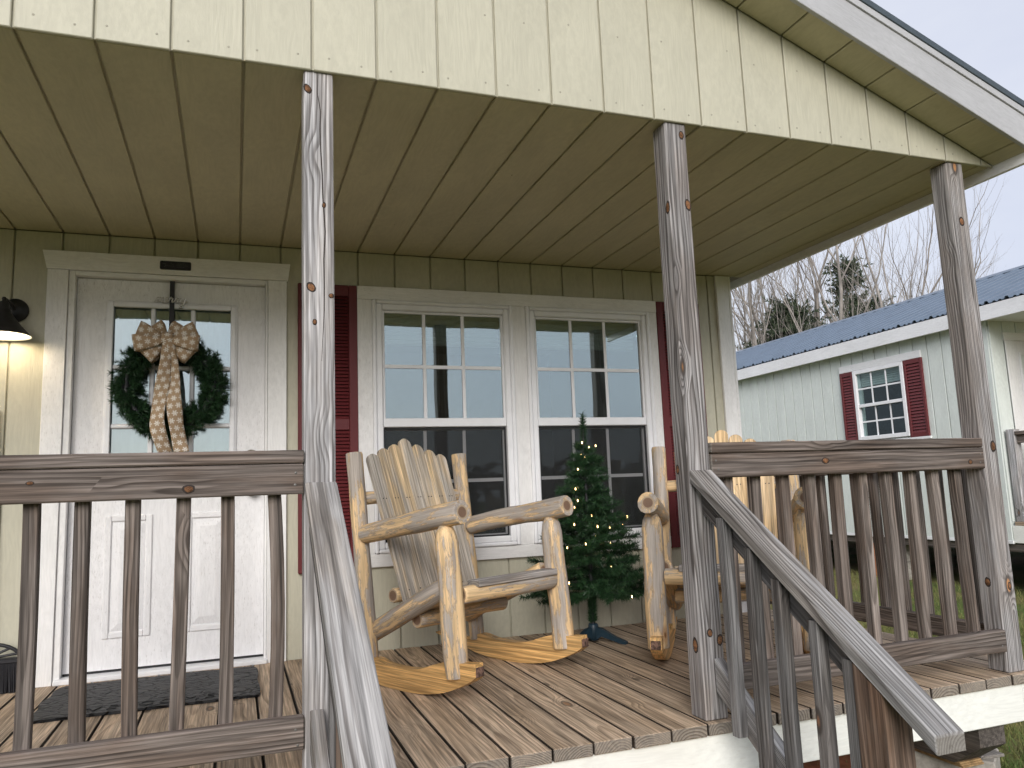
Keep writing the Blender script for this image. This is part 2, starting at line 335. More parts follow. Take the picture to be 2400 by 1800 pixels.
# ------------------------------------------------------------------ mesh builder
class MB:
    def __init__(s): s.v = []; s.f = []; s.g = []; s.sm = []; s.tone = None; s.end = {}
    def add(s, vs, fs, gs=None, smooth=False):
        b = len(s.v); s.v += [tuple(v) for v in vs]; s.g += [tuple(x) for x in (gs if gs is not None else vs)]
        for f in fs: s.f.append(tuple(b+i for i in f)); s.sm.append(smooth)
        return s
    def cbox(s, lo, hi, ch=.003, grain=2, mp=None):
        lo = list(lo); hi = list(hi)
        for i in range(3):
            if lo[i] > hi[i]: lo[i], hi[i] = hi[i], lo[i]
        ch = min(ch, *[(hi[i]-lo[i])*.45 for i in range(3)])
        c = [(lo[i]+hi[i])/2 for i in range(3)]
        vs = []; idx = {}
        for sx in (0, 1):
            for sy_ in (0, 1):
                for sz in (0, 1):
                    sg = (sx, sy_, sz)
                    for a in range(3):
                        pnt = [ (hi[i] if sg[i] else lo[i]) + (0 if i == a else (-ch if sg[i] else ch)) for i in range(3)]
                        idx[sg, a] = len(vs); vs.append(pnt)
        fs = []
        def put(f):
            p0, p1, p2 = (Vector(vs[f[i]]) for i in (0, 1, 2))
            n = (p1-p0).cross(p2-p0); ce = sum((Vector(vs[i]) for i in f), Vector())/len(f)
            if n.dot(ce-Vector(c)) < 0: f = f[::-1]
            fs.append(f)
        for a in range(3):
            b_, d_ = [i for i in range(3) if i != a]
            for sgn in (0, 1):
                q = []
                for (u, w) in ((0, 0), (1, 0), (1, 1), (0, 1)):
                    sg = [0, 0, 0]; sg[a] = sgn; sg[b_] = u; sg[d_] = w; q.append(idx[tuple(sg), a])
                put(q)
            for u in (0, 1):
                for w in (0, 1):
                    s0 = [0, 0, 0]; s0[b_] = u; s0[d_] = w; s1 = list(s0); s1[a] = 1
                    put([idx[tuple(s0), b_], idx[tuple(s1), b_], idx[tuple(s1), d_], idx[tuple(s0), d_]])
        for sx in (0, 1):
            for sy_ in (0, 1):
                for sz in (0, 1): put([idx[(sx, sy_, sz), a] for a in range(3)])
        o = [i for i in range(3) if i != grain]
        gs = [(v[o[0]]-c[o[0]], v[o[1]]-c[o[1]], v[grain]-c[grain]) for v in vs]
        if mp: vs = [mp(Vector(v)) for v in vs]
        for (sg, a), i in idx.items():
            if a == grain: s.end[len(s.v)+i] = 1.
        return s.add(vs, fs, gs)
    def prism(s, pts, t0, t1, mp, gf=None, smooth=False):
        """polygon pts (a,b) extruded t0..t1; mp(a,b,t) -> xyz ; gf(a,b,t) -> grain coords"""
        n = len(pts); vs = []; gs = []
        for t in (t0, t1):
            for a, b in pts: vs.append(mp(a, b, t)); gs.append(gf(a, b, t) if gf else (a, t, b))
        fs = [tuple(range(n))[::-1], tuple(range(n, 2*n))] + [(i, (i+1) % n, n+(i+1) % n, n+i) for i in range(n)]
        return s.add(vs, fs, gs, smooth)
    def tube(s, pts, radii, n=10, cap=True, smooth=True, rough=0., seed=0):
        pts = [Vector(p) for p in pts]; k = len(pts)
        if not isinstance(radii, (list, tuple)): radii = [radii]*k
        t = (pts[1]-pts[0]).normalized(); a = t.orthogonal().normalized()
        vs = []; gs = []; L = 0; rr = random.Random(seed)
        ph = [rr.random()*6.28 for _ in range(4)]
        for i in range(k):
            if i: L += (pts[i]-pts[i-1]).length
            t = (pts[min(i+1, k-1)]-pts[max(i-1, 0)]).normalized()
            a = (a - t*a.dot(t)).normalized(); b = t.cross(a)
            for j in range(n):
                th = 2*math.pi*j/n
                r = radii[i]*(1+rough*(math.sin(2*th+ph[0]+L*9)+.7*math.sin(3*th+ph[1]-L*14)+.8*math.sin(L*23+ph[2])))
                vs.append(pts[i]+(a*math.cos(th)+b*math.sin(th))*r); gs.append((math.cos(th)*r, math.sin(th)*r, L))
        fs = [(i*n+j, i*n+(j+1) % n, (i+1)*n+(j+1) % n, (i+1)*n+j) for i in range(k-1) for j in range(n)]
        s.add(vs, fs, gs, smooth)
        if cap:
            for i, rev in ((0, True), (k-1, False)):
                base = [vs[i*n+j] for j in range(n)]; gb = [gs[i*n+j] for j in range(n)]
                ce = sum(base, Vector())/n
                vv = base+[ce]; gg = gb+[(0, 0, gb[0][2])]
                fs = [((j+1) % n, j, n) if rev else (j, (j+1) % n, n) for j in range(n)]
                s.add(vv, fs, gg, False)
        return s
    def lathe(s, prof, n=24, mp=None, smooth=True):
        vs = []; fs = []
        for (r, z) in prof:
            for j in range(n):
                th = 2*math.pi*j/n; vs.append(Vector((r*math.cos(th), r*math.sin(th), z)))
        for i in range(len(prof)-1):
            for j in range(n): fs.append((i*n+j, i*n+(j+1) % n, (i+1)*n+(j+1) % n, (i+1)*n+j))
        gs = vs
        if mp: vs = [mp(v) for v in vs]
        return s.add(vs, fs, gs, smooth)
    def build(s, name, mat, parent=None, off=(0, 0, 0), **props):
        me = bpy.data.meshes.new(name); o3 = Vector(off)
        me.from_pydata([tuple(Vector(v)-o3) for v in s.v], [], s.f)
        at = me.attributes.new('gc', 'FLOAT_VECTOR', 'POINT'); at.data.foreach_set('vector', [x for q in s.g for x in q])
        if s.end:
            ev = [0.]*len(s.v)
            for i in s.end: ev[i] = 1.
            at = me.attributes.new('end', 'FLOAT', 'POINT'); at.data.foreach_set('value', ev)
        if s.tone is not None:
            at = me.attributes.new('tone', 'FLOAT', 'POINT'); at.data.foreach_set('value', s.tone)
        me.polygons.foreach_set('use_smooth', s.sm)
        me.materials.append(M[mat] if isinstance(mat, str) else mat); me.update()
        return mkobj(name, me, parent, **props)

def mkobj(name, me, parent=None, **props):
    o = bpy.data.objects.new(name, me); COL.objects.link(o)
    if parent: o.parent = parent
    for k, v in props.items():
        if v is not None: o[k] = v
    return o

def thing(name, label, cat, loc=(0, 0, 0), rz=0., group=None):
    o = bpy.data.objects.new(name, None); COL.objects.link(o); o.empty_display_size = .1
    o.location = loc; o.rotation_euler = (0, 0, rz); o['label'] = label; o['category'] = cat
    if group: o['group'] = group
    return o

def again(o, loc=None, d=None, rz=None, parent=None):
    """another copy of one piece, sharing its mesh"""
    c = o.copy(); COL.objects.link(c)
    if parent: c.parent = parent
    if d is not None: c.location = Vector(o.location)+Vector(d)
    if loc is not None: c.location = loc
    if rz is not None: c.rotation_euler = (0, 0, rz)
    return c

def copy_tree(o, parent=None):
    c = o.copy(); COL.objects.link(c); c.parent = parent
    for ch in list(o.children): copy_tree(ch, c)
    return c

def box(name, mat, parent, lo, hi, grain=2, ch=.003, off=(0, 0, 0), **pr):
    return MB().cbox(lo, hi, ch, grain).build(name, mat, parent, off, **pr)

def part(name, parent, loc=(0, 0, 0)):
    """an Empty standing for a part that only gathers its own pieces"""
    o = bpy.data.objects.new(name, None); COL.objects.link(o); o.parent = parent; o.location = loc; o.empty_display_size = .05
    return o

def rects_minus(rect, holes):
    out = [rect]
    for h in holes:
        nxt = []
        for (x0, x1, z0, z1) in out:
            if h[0] >= x1-1e-4 or h[1] <= x0+1e-4 or h[2] >= z1-1e-4 or h[3] <= z0+1e-4: nxt.append((x0, x1, z0, z1)); continue
            if h[2] > z0: nxt.append((x0, x1, z0, h[2]))
            if h[3] < z1: nxt.append((x0, x1, h[3], z1))
            a, b = max(z0, h[2]), min(z1, h[3])
            if h[0] > x0: nxt.append((x0, h[0], a, b))
            if h[1] < x1: nxt.append((h[1], x1, a, b))
        out = nxt
    return [r for r in out if r[1]-r[0] > .006 and r[3]-r[2] > .01]

# ------------------------------------------------------------------ dimensions
S8 = .2032; CZ = 2.12; WY = 1.815; XR = 2.99; XL = -1.89; RIDGE = .55; SL = .395; GZ = -.47
def soff(x): return 2.392 - SL*(abs(x-RIDGE)+RIDGE-2.43)       # underside line of the rake

# ------------------------------------------------------------------ ground
gm = MB().add([(-120, -120, GZ), (160, -120, GZ), (160, 160, GZ), (-120, 160, GZ)], [(0, 1, 2, 3)])
gm.build('ground', 'lawn', kind='structure')

# ------------------------------------------------------------------ the cream cabin
cabin = thing('porch_cabin', 'cream cabin with covered porch, white door and red shutters', 'cabin', (XL, WY, GZ))
CO = (XL, WY, GZ)
# rear wall of the porch
holes_wall = [(-.79, .15, -.02, 1.93), (.69, 1.48, .47, 1.85), (1.58, 2.38, .47, 1.85)]
wallb = MB()
xs = [XL, -.79, .15, .69, 1.48, 1.58, 2.38, XR]
for r in rects_minus((XL, XR, -.05, CZ), holes_wall):
    wallb.cbox((r[0], WY+.006, r[2]), (r[1], WY+.10, r[3]), 0.0005)
wall = wallb.build('wall', 'cream', cabin, CO)
for k in range(-10, 15):
    x0, x1 = k*S8+.0036, (k+1)*S8-.0036
    x0 = max(x0, XL); x1 = min(x1, XR-.02)
    if x1-x0 < .02: continue
    for r in rects_minus((x0, x1, -.03, CZ-.002), [(-.80, .16, -.05, 1.94), (.64, 2.42, .45, 1.90)]):
        box('siding_board', 'cream', wall, (r[0], WY-.008, r[2]), (r[1], WY+.005, r[3]), 2, .003, CO)
# other walls (close the room)
box('side_wall', 'cream', cabin, (XR-.1, WY+.101, -.2), (XR, 8.6, CZ), 2, .002, CO)
box('side_wall', 'cream', cabin, (XL, WY+.101, -.2), (XL+.1, 8.6, CZ), 2, .002, CO)
box('rear_wall', 'cream', cabin, (XL+.101, 8.5, -.2), (XR-.101, 8.6, CZ), 2, .002, CO)
box('partition_wall', 'interior', cabin, (XL+.101, 4.6, .01), (XR-.101, 4.65, CZ-.03), 2, .002, CO)
box('room_floor', 'skid', cabin, (XL+.101, WY+.101, -.12), (XR-.101, 8.49, -.0), 1, .002, CO)
# corner trim
box('corner_trim', 'white_trim', cabin, (2.90, WY-.03, -.05), (2.992, WY-.009, CZ-.003), 2, .003, CO)
box('corner_trim', 'white_trim', cabin, (2.993, WY-.03, -.2), (3.012, WY+.08, CZ-.003), 2, .003, CO)
# porch ceiling
ceil = MB().cbox((XL-.13, .014, CZ+.012), (3.118, WY+.0, CZ+.03), .0005, 1).build('porch_ceiling', 'cream_flat', cabin, CO)
box('room_ceiling', 'interior', cabin, (XL-.13, WY+.001, CZ+.004), (3.118, 8.7, CZ+.03), 1, .0005, CO)
first = None
for k in range(-10, 16):
    x0, x1 = k*S8+.0045, min((k+1)*S8-.0045, 3.117)
    if x1-x0 < .02: continue
    box('ceiling_board', 'cream_flat', ceil, (x0, .0135, CZ), (x1, WY-.009, CZ+.0115), 1, .003, CO)
# gable
gable = MB()
gpts = [(-2.0, CZ+.001), (3.1, CZ+.001), (3.1, soff(3.1)+.06), (RIDGE, soff(RIDGE)+.06), (-2.0, soff(-2.0)+.06)]
gable.prism(gpts, .0055, .0125, lambda a, b, t: (a, t, b))
gable = gable.build('gable', 'cream', cabin, CO)
for k in range(-11, 16):
    x0, x1 = k*S8+.0036, (k+1)*S8-.0036
    x0 = max(x0, 2*RIDGE-3.116); x1 = min(x1, 3.116)
    if x1-x0 < .02: continue
    zs = [(x0, CZ-.004), (x1, CZ-.004)]
    top = [(x1, max(soff(x1)-.002, CZ)), (x0, max(soff(x0)-.002, CZ))]
    if x0 < RIDGE < x1: top.insert(1, (RIDGE, soff(RIDGE)-.002))
    mb = MB(); c0 = (x0+x1)/2
    ch = .0025
    mb.prism(zs+top, -.006+ch, .005, lambda a, b, t: (a, t, b), lambda a, b, t: (a-c0, t, b))
    ins = [(x0+ch, CZ-.004+ch), (x1-ch, CZ-.004+ch)] + [(min(max(a, x0+ch), x1-ch), b-ch) for a, b in top]
    n = len(ins); outl = zs+top
    vs = [(a, -.006+ch, b) for a, b in outl]+[(a, -.006, b) for a, b in ins]
    mb.f = mb.f[1:]; mb.sm = mb.sm[1:]
    mb.add(vs, [tuple(range(n, 2*n))[::-1]]+[(i, n+i, n+(i+1) % n, (i+1) % n)[::-1] for i in range(n)], [(a-c0, t, b) for a, t, b in vs])
    mb.build('siding_board', 'cream', gable, CO)
# roof: rake soffit, fascias, metal
OY = -.168
def slope_map(y0): return None
def slab(name, mat, parent, x0, x1, y0, y1, b0, b1, ch=.002, grain=0):
    """sheared box that follows the rake line: x along, b = vertical offset above the soffit line"""
    return MB().cbox((x0, y0, b0), (x1, y1, b1), ch, grain, lambda v: Vector((v.x, v.y, v.z+soff(v.x)))).build(name, mat, parent, CO)
roof = slab('roof', 'roofdark', cabin, RIDGE, 3.165, OY-.03, 8.8, .165, .195)
slab('roof_slope', 'roofdark', roof, 2*RIDGE-3.165, RIDGE-.0005, OY-.03, 8.8, .165, .195)
slab('rake_sheathing', 'interior', roof, RIDGE, 3.11, OY+.002, 8.7, .02, .06)
slab('rake_sheathing', 'interior', roof, 2*RIDGE-3.11, RIDGE-.0005, OY+.002, 8.7, .02, .06)
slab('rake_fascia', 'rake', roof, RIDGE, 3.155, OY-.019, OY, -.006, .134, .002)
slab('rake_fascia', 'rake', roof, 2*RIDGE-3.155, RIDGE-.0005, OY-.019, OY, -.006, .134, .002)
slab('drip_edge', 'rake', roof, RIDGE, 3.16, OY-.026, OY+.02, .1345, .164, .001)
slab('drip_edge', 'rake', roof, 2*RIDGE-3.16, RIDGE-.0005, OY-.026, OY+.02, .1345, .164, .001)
for k in range(-11, 16):
    x0, x1 = max(k*S8+.0035, 2*RIDGE-3.12), min((k+1)*S8-.0035, 3.118)
    if x1-x0 < .02 or x0 < RIDGE < x1: continue
    slab('soffit_board', 'cream_flat', roof, x0, x1, OY+.001, -.0065, .0, .011, .002, 1)
box('eave_fascia', 'white_fascia', roof, (3.12, OY-.018, 2.076), (3.14, 8.7, 2.225), 1, .002, CO)
box('eave_fascia', 'white_fascia', roof, (2*RIDGE-3.14, OY-.018, 2.076), (2*RIDGE-3.12, 8.7, 2.225), 1, .002, CO)
# gable end return of the eave

# porch posts
POSTS = [(-1.21, -1.12), (.178, .268), (1.470, 1.560), (2.858, 2.948)]
post_objs = []
for (a, b) in POSTS:
    post_objs.append(box('porch_post', 'post' if b < 1 else 'post_dark', cabin, (a, .006, .0), (b, .096, CZ-.001), 2, .005, CO))

# knots and a long drying check standing out on the posts
M['knot'] = wood('orange_knot_wood', (.27, .13, .06), (.09, .04, .02), (.17, .08, .04), .004, .8, .6, .99)
M['knot_rim'] = plain('dark_knot_rim', (.035, .026, .022), .9)
def knot(parent, c, w, h, face='front', tilt=0., off=CO):
    """slightly proud oval knot in a dark rim, on the front (-y) or left (-x) face"""
    rk = random.Random(int(c[2]*1000)+int(c[0]*100))
    def ring(k, out):
        q = []
        for i in range(10):
            a = i*math.pi/5; r = 1+rk.uniform(-.09, .09)
            u, v = math.cos(a)*w*k*r, math.sin(a)*h*k*r
            u, v = u*math.cos(tilt)-v*math.sin(tilt), u*math.sin(tilt)+v*math.cos(tilt)
            q.append((c[0]+u, c[1]-out, c[2]+v) if face == 'front' else (c[0]-out, c[1]-u, c[2]+v))
        return q
    r0, r1, r2 = ring(1.45, .0001), ring(1.0, .0009), ring(.88, .0016)
    top = (c[0], c[1]-.0022, c[2]) if face == 'front' else (c[0]-.0022, c[1], c[2])
    mb = MB(); vs = r0+r1+r2+[top]
    fs = [(i, (i+1) % 10, 10+(i+1) % 10, 10+i) for i in range(10)]+[(10+i, 10+(i+1) % 10, 20+(i+1) % 10, 20+i) for i in range(10)]+[(20+i, 20+(i+1) % 10, 30) for i in range(10)]
    mb.add(vs, fs, [(v[0]-c[0], v[2]-c[2], v[1]) for v in vs], True)
    o = mb.build('knot', 'knot_rim', parent, off); o.data.materials.append(M['knot'])
    for i, pg in enumerate(o.data.polygons): pg.material_index = 0 if i < 10 else 1
    return o
for pi, c, w, h, fc, tl in ((1, (.190, .006, 2.057), .008, .012, 'front', .5), (1, (.238, .006, 1.680), .0045, .007, 'front', 0), (1, (.199, .006, 1.418), .009, .012, 'front', .6), (1, (.258, .006, 1.394), .006, .006, 'front', 0), (1, (.209, .006, 1.311), .005, .007, 'front', 0),
                            (2, (1.539, .006, 2.072), .0085, .012, 'front', 0), (2, (1.546, .006, 1.801), .0095, .016, 'front', .15), (2, (1.47, .022, 1.791), .010, .018, 'left', 0), (2, (1.509, .006, .283), .008, .011, 'front', 0), (2, (1.546, .006, .257), .009, .014, 'front', -.2), (2, (1.47, .040, .241), .012, .019, 'left', 0), (2, (1.47, .076, .838), .008, .013, 'left', 0),
                            (3, (2.904, .006, 1.852), .010, .015, 'front', .1), (3, (2.924, .006, .891), .011, .017, 'front', 0), (3, (2.919, .006, .332), .007, .012, 'front', 0), (3, (2.858, .051, .347), .010, .014, 'left', 0)):
    knot(post_objs[pi], c, w, h, fc, tl)
crk = [(.222, 2.110), (.219, 2.048), (.229, 1.987), (.227, 1.926), (.229, 1.857), (.233, 1.782), (.235, 1.700), (.241, 1.596), (.237, 1.508), (.238, 1.420), (.237, 1.348), (.233, 1.270), (.229, 1.192)]
vs = []
for i, (x, z) in enumerate(crk):
    w_ = .0016*math.sin(math.pi*(i+.6)/13)+.0004; vs += [(x-w_, .0056, z), (x+w_, .0056, z)]
MB().add(vs, [(2*i, 2*i+2, 2*i+3, 2*i+1) for i in range(len(crk)-1)]).build('drying_crack', 'knot_rim', post_objs[1], CO)

# ---- door
DY = WY+.03
door = part('door', cabin, (0, 0, 0))
def dbox(name, mat, lo, hi, grain=2, ch=.002): return box(name, mat, door, lo, hi, grain, ch, CO)
hd = MB(); hp = [(-.872, 1.930), (.240, 1.930), (.252, 2.020), (-.893, 2.020)]
hd.prism(hp, WY-.034, WY-.009, lambda a, b, t: (a, t, b), lambda a, b, t: (b-1.97, t, a))
hd.build('head_casing', 'white_trim', door, CO)
dbox('side_casing', 'white_trim', (-.870, WY-.029, -.002), (-.781, WY-.009, 1.929))
dbox('side_casing', 'white_trim', (.141, WY-.029, -.002), (.234, WY-.009, 1.929))
for x0, x1 in ((-.780, -.752), (.129, .140)):
    dbox('jamb', 'white_trim', (x0, WY-.016, .0), (x1, WY+.09, 1.929))
dbox('jamb', 'white_trim', (-.7515, WY-.016, 1.908), (.1285, WY+.09, 1.929), 0)
dbox('threshold', 'white_fascia', (-.775, WY-.045, -.004), (.146, WY+.08, .022), 0, .006)
# slab with the lite opening
sx0, sx1, sz0, sz1 = -.750, .128, .034, 1.905
lx0, lx1, lz0, lz1 = -.585, -.041, .890, 1.765
slabm = MB()
for r in rects_minus((sx0, sx1, sz0, sz1), [(lx0-.02, lx1+.02, lz0-.02, lz1+.02)]):
    slabm.cbox((r[0], DY, r[2]), (r[1], DY+.044, r[3]), .0004)
slabm.build('door_slab', 'door', door, CO)
dbox('sweep', 'black', (-.749, DY+.004, .023), (.127, DY+.03, .0335), 0)
for zz in (1.83, 1.0, .25):
    pass
# lite frame moulding
def frame(parent, mat, name, x0, x1, z0, z1, w, y0, y1, ch=.006):
    for (a, b, c, d, gr) in ((x0, x0+w, z0, z1, 2), (x1-w, x1, z0, z1, 2), (x0+w+.0004, x1-w-.0004, z1-w, z1, 0), (x0+w+.0004, x1-w-.0004, z0, z0+w, 0)):
        box(name, mat, parent, (a, y0, c), (b, y1, d), gr, ch, CO)
frame(door, 'vinyl', 'lite_moulding', lx0-.033, lx1+.033, lz0-.033, lz1+.033, .034, DY-.016, DY+.001, .007)
frame(door, 'vinyl', 'lite_moulding', lx0-.0225, lx1+.0225, lz0-.0225, lz1+.0225, .0225, DY-.023, DY-.0165, .004)
box('pane', 'pane_door', door, (lx0-.015, DY+.012, lz0-.015), (lx1+.015, DY+.016, lz1+.015), 2, .0005, CO)
for xm in (-.407, -.222):
    dbox('muntin', 'vinyl', (xm-.011, DY-.012, lz0+.0005), (xm+.011, DY+.008, lz1-.0005), 2, .005)
for zm in (1.463, 1.172):
    for a, b in ((lx0, -.4185), (-.3955, -.2335), (-.2105, lx1)):
        dbox('muntin', 'vinyl', (a+.0003, DY-.012, zm-.011), (b-.0003, DY+.008, zm+.011), 0, .005)
# two raised lower panels
for px0, px1 in ((-.594, -.386), (-.240, -.032)):
    frame(door, 'door', 'panel_moulding', px0, px1, .173, .744, .03, DY-.009, DY+.001, .008)
    pm = MB(); a0, a1, b0, b1 = px0+.034, px1-.034, .207, .710; i = .035
    vs = [(a0, DY-.001, b0), (a1, DY-.001, b0), (a1, DY-.001, b1), (a0, DY-.001, b1), (a0+i, DY-.010, b0+i), (a1-i, DY-.010, b0+i), (a1-i, DY-.010, b1-i), (a0+i, DY-.010, b1-i)]
    pm.add(vs, [(4, 5, 6, 7), (0, 1, 5, 4), (1, 2, 6, 5), (2, 3, 7, 6), (3, 0, 4, 7)]).build('raised_panel', 'door', door, CO)
# knob and deadbolt
def ymap(x, y, z): return lambda v: Vector((x+v.x, y-v.z, z+v.y))
MB().lathe([(.0, .0), (.032, .0), (.034, .006), (.026, .012), (.012, .02), (.011, .032), (.024, .04), (.030, .052), (.026, .064), (.012, .070), (.0, .071)], 20, ymap(.066, DY, .845)).build('knob', 'brass', door, CO)
MB().lathe([(.0, .0), (.034, .0), (.036, .008), (.030, .014), (.018, .018), (.0, .019)], 20, ymap(.064, DY, 1.012)).build('deadbolt', 'brass', door, CO)
# curtain behind the lite
cm = MB(); vs = []; n = 60
for j in range(n+1):
    x = lx0-.05+(lx1-lx0+.1)*j/n; yy = DY+.045+.012*math.sin(j*1.15)+.006*math.sin(j*2.7)
    vs += [(x, yy, .7), (x, yy, 1.86)]
cm.add(vs, [(2*j, 2*j+2, 2*j+3, 2*j+1) for j in range(n)], smooth=True).build('sheer_curtain', 'curtain', door, CO)

# ---- windows
def window(x0, x1, g0, g1):
    w = part('window', cabin)
    frame(w, 'vinyl', 'window_frame', x0, x1, .489, 1.850, .020, WY-.045, WY-.006, .006)
    frame(w, 'vinyl', 'window_frame', x0+.0202, x1-.0202, .5092, 1.8298, .034, WY-.036, WY+.05, .006)
    ia, ib = x0+.0545, x1-.0545
    # upper sash (outer)
    frame(w, 'vinyl', 'upper_sash', ia, ib, 1.150, 1.795, .0135, WY-.022, WY+.002, .003)
    box('meeting_rail', 'vinyl', w, (ia+.001, WY-.029, 1.152), (ib-.001, WY-.0225, 1.199), 0, .004, CO)
    box('pane', 'pane', w, (g0-.004, WY-.012, 1.160), (g1+.004, WY-.008, 1.786), 2, .0004, CO)
    t = (g1-g0)/3
    for i in (1, 2): box('muntin', 'vinyl', w, (g0+t*i-.0095, WY-.0165, 1.165), (g0+t*i+.0095, WY-.0125, 1.782), 2, .002, CO)
    box('muntin', 'vinyl', w, (g0+.001, WY-.0172, 1.475), (g1-.001, WY-.0168, 1.494), 0, .0001, CO)
    # lower sash (inner) with screen in front
    frame(w, 'vinyl', 'lower_sash', ia, ib, .544, 1.149, .0135, WY+.010, WY+.03, .003)
    box('pane', 'pane_low', w, (g0-.004, WY+.018, .552), (g1+.004, WY+.022, 1.14), 2, .0004, CO)
    for i in (1, 2): box('muntin', 'vinyl', w, (g0+t*i-.0095, WY+.0125, .558), (g0+t*i+.0095, WY+.0165, 1.135), 2, .002, CO)
    box('muntin', 'vinyl', w, (g0+.001, WY+.0118, .845), (g1-.001, WY+.0122, .864), 0, .0001, CO)
    frame(w, 'black', 'screen_frame', ia+.002, ib-.002, .5435, 1.1475, .008, WY-.012, WY-.004, .001)
    MB().add([(ia+.01, WY-.008, .551), (ib-.01, WY-.008, .551), (ib-.01, WY-.008, 1.14), (ia+.01, WY-.008, 1.14)], [(0, 1, 2, 3)]).build('insect_screen', 'screen', w, CO)
    # raised blind
    for i in range(7): box('blind_fold', 'blind', w, (g0-.02, WY+.06, 1.625+i*.025), (g1+.02, WY+.095, 1.648+i*.025), 0, .006, CO)
    return w
window(.680, 1.488, .746, 1.416)
window(1.572, 2.387, 1.638, 2.307)
wt_ = part('window_trim', cabin)
box('head_trim', 'white_trim', wt_, (.600, WY-.033, 1.8505), (2.446, WY-.009, 1.925), 0, .003, CO)
for a, b in ((.600, .6795), (1.4885, 1.5715), (2.3875, 2.446)): box('side_trim', 'white_trim', wt_, (a, WY-.029, .4885), (b, WY-.009, 1.850), 2, .002, CO)
box('bottom_trim', 'white_trim', wt_, (.600, WY-.033, .420), (2.446, WY-.009, .488), 0, .003, CO)
# ---- shutters
def shutter(x0, x1, z0, z1, par, y0, n, st=.045, rl=.06):
    s = part('shutter', par)
    off = CO
    for a, b in ((x0, x0+st), (x1-st, x1)): box('stile', 'red', s, (a, y0-.026, z0), (b, y0, z1), 2, .003, off)
    zm = (z0+z1)/2
    for c, d in ((z0, z0+rl), (zm-rl/2, zm+rl/2), (z1-rl, z1)): box('rail', 'red', s, (x0+st+.0003, y0-.025, c), (x1-st-.0003, y0-.001, d), 0, .003, off)
    box('shadow_backing', 'black', s, (x0+st+.0003, y0-.004, z0+rl), (x1-st-.0003, y0-.002, z1-rl), 0, .0004, off)  # black sheet, paints in the shadow between the slats
    proto = None
    for (c, d) in ((z0+rl, zm-rl/2), (zm+rl/2, z1-rl)):
        ph = (d-c)/n
        for i in range(n):
            zc = c+(i+.5)*ph
            if proto is None:
                mb = MB(); hw = ph*.50
                pr = [(y0-.022, -hw), (y0-.019, -hw), (y0-.0055, hw*.8), (y0-.0085, hw*.8)]
                mb.prism(pr, x0+st+.0005, x1-st-.0005, lambda a, b, t: (t, a, b), lambda a, b, t: (a, b, t))
                mb.v = [(v[0]-off[0], v[1]-off[1], v[2]) for v in mb.v]
                proto = mb.build('slat', 'red', s, (0, 0, 0)); proto.location = (0, 0, zc-off[2]); pass
            else: again(proto, loc=(0, 0, zc-off[2]))
    return s
shutter(.291, .5995, .414, 1.922, cabin, WY-.009, 36)
shutter(2.4465, 2.755, .414, 1.922, cabin, WY-.009, 36)

# ------------------------------------------------------------------ porch deck
deck = thing('porch_deck', 'weathered brown plank porch deck with white painted front skirt board', 'porch deck', (XL, 0, GZ))
DO = (XL, 0, GZ)
k0 = -21
dp = MB().cbox((-.0668, -.018, -.038), (.0668, WY-.012, -.0005), .005, 1)
proto = None
for k in range(-20, 16):
    xa = .908+.1383*k
    xc = xa+.0692
    dy = rnd.uniform(-.004, .004)
    lo, hi = (xa+.0026, -.018+dy, -.0385), (xa+.1357, WY-.012, rnd.uniform(-.0012, .0))
    db = box('deck_board', 'deck', deck, lo, hi, 1, .0028, DO)
    db.data.materials.append(M['dark_edge'])            # darker side faces along the gaps between boards
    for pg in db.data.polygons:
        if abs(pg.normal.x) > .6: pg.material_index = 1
DX1 = .908+.1383*16
box('skirt_board', 'skirt', deck, (-1.86, -.004, -.180), (2.908, .034, -.0395), 0, .003, DO)
box('skirt_board', 'skirt', deck, (2.911, -.003, -.180), (DX1-.02, .034, -.0395), 0, .003, DO)
box('side_skirt_board', 'skirt', deck, (DX1-.055, .035, -.180), (DX1-.02, WY-.02, -.0395), 1, .003, DO)
for i in range(5):
    y = .3+i*.33
    box('joist', 'skid', deck, (-1.85, y, -.178), (DX1-.06, y+.038, -.0395), 0, .002, DO)
for xk in (-1.3, .6, 2.682):
    mb = MB(); pr = [(.022, -.1815), (.022, -.258), (.15, -.346), (8.3, -.346), (8.3, -.1815)]
    mb.prism(pr, xk, xk+.134, lambda a, b, t: (t, a, b), lambda a, b, t: (t, b, a)).build('skid_beam', 'skid', deck, DO)

# pier under the corner
pier = thing('concrete_block', 'grey concrete block under the porch corner, turned askew', 'concrete block', (2.841, .350, GZ), R(34.7))
MB().cbox((-.10, -.20, 0), (.10, .20, .101), .006).build('block_body', 'concrete', pier)
shim = thing('plywood_shim', 'stacked plywood shims between concrete block and skid beam', 'shim', (2.765, .28, -.3685))
for i in range(3):
    MB().cbox((-.056-i*.004, -.146+i*.003, i*.0073), (.056-i*.003, .15, i*.0073+.0068), .001, 0).build('plywood_layer', 'ply', shim)
sl_ = MB().cbox((-.055, -.10, 0), (.055, .10, .012), .002, 1).build('wood_offcut', 'slat_grey')
sl_.location = (2.925, .265, -.3685); sl_.rotation_euler = (0, 0, R(-8))
sl_['label'] = 'thin grey wooden offcut sticking out beyond the concrete block'; sl_['category'] = 'offcut'
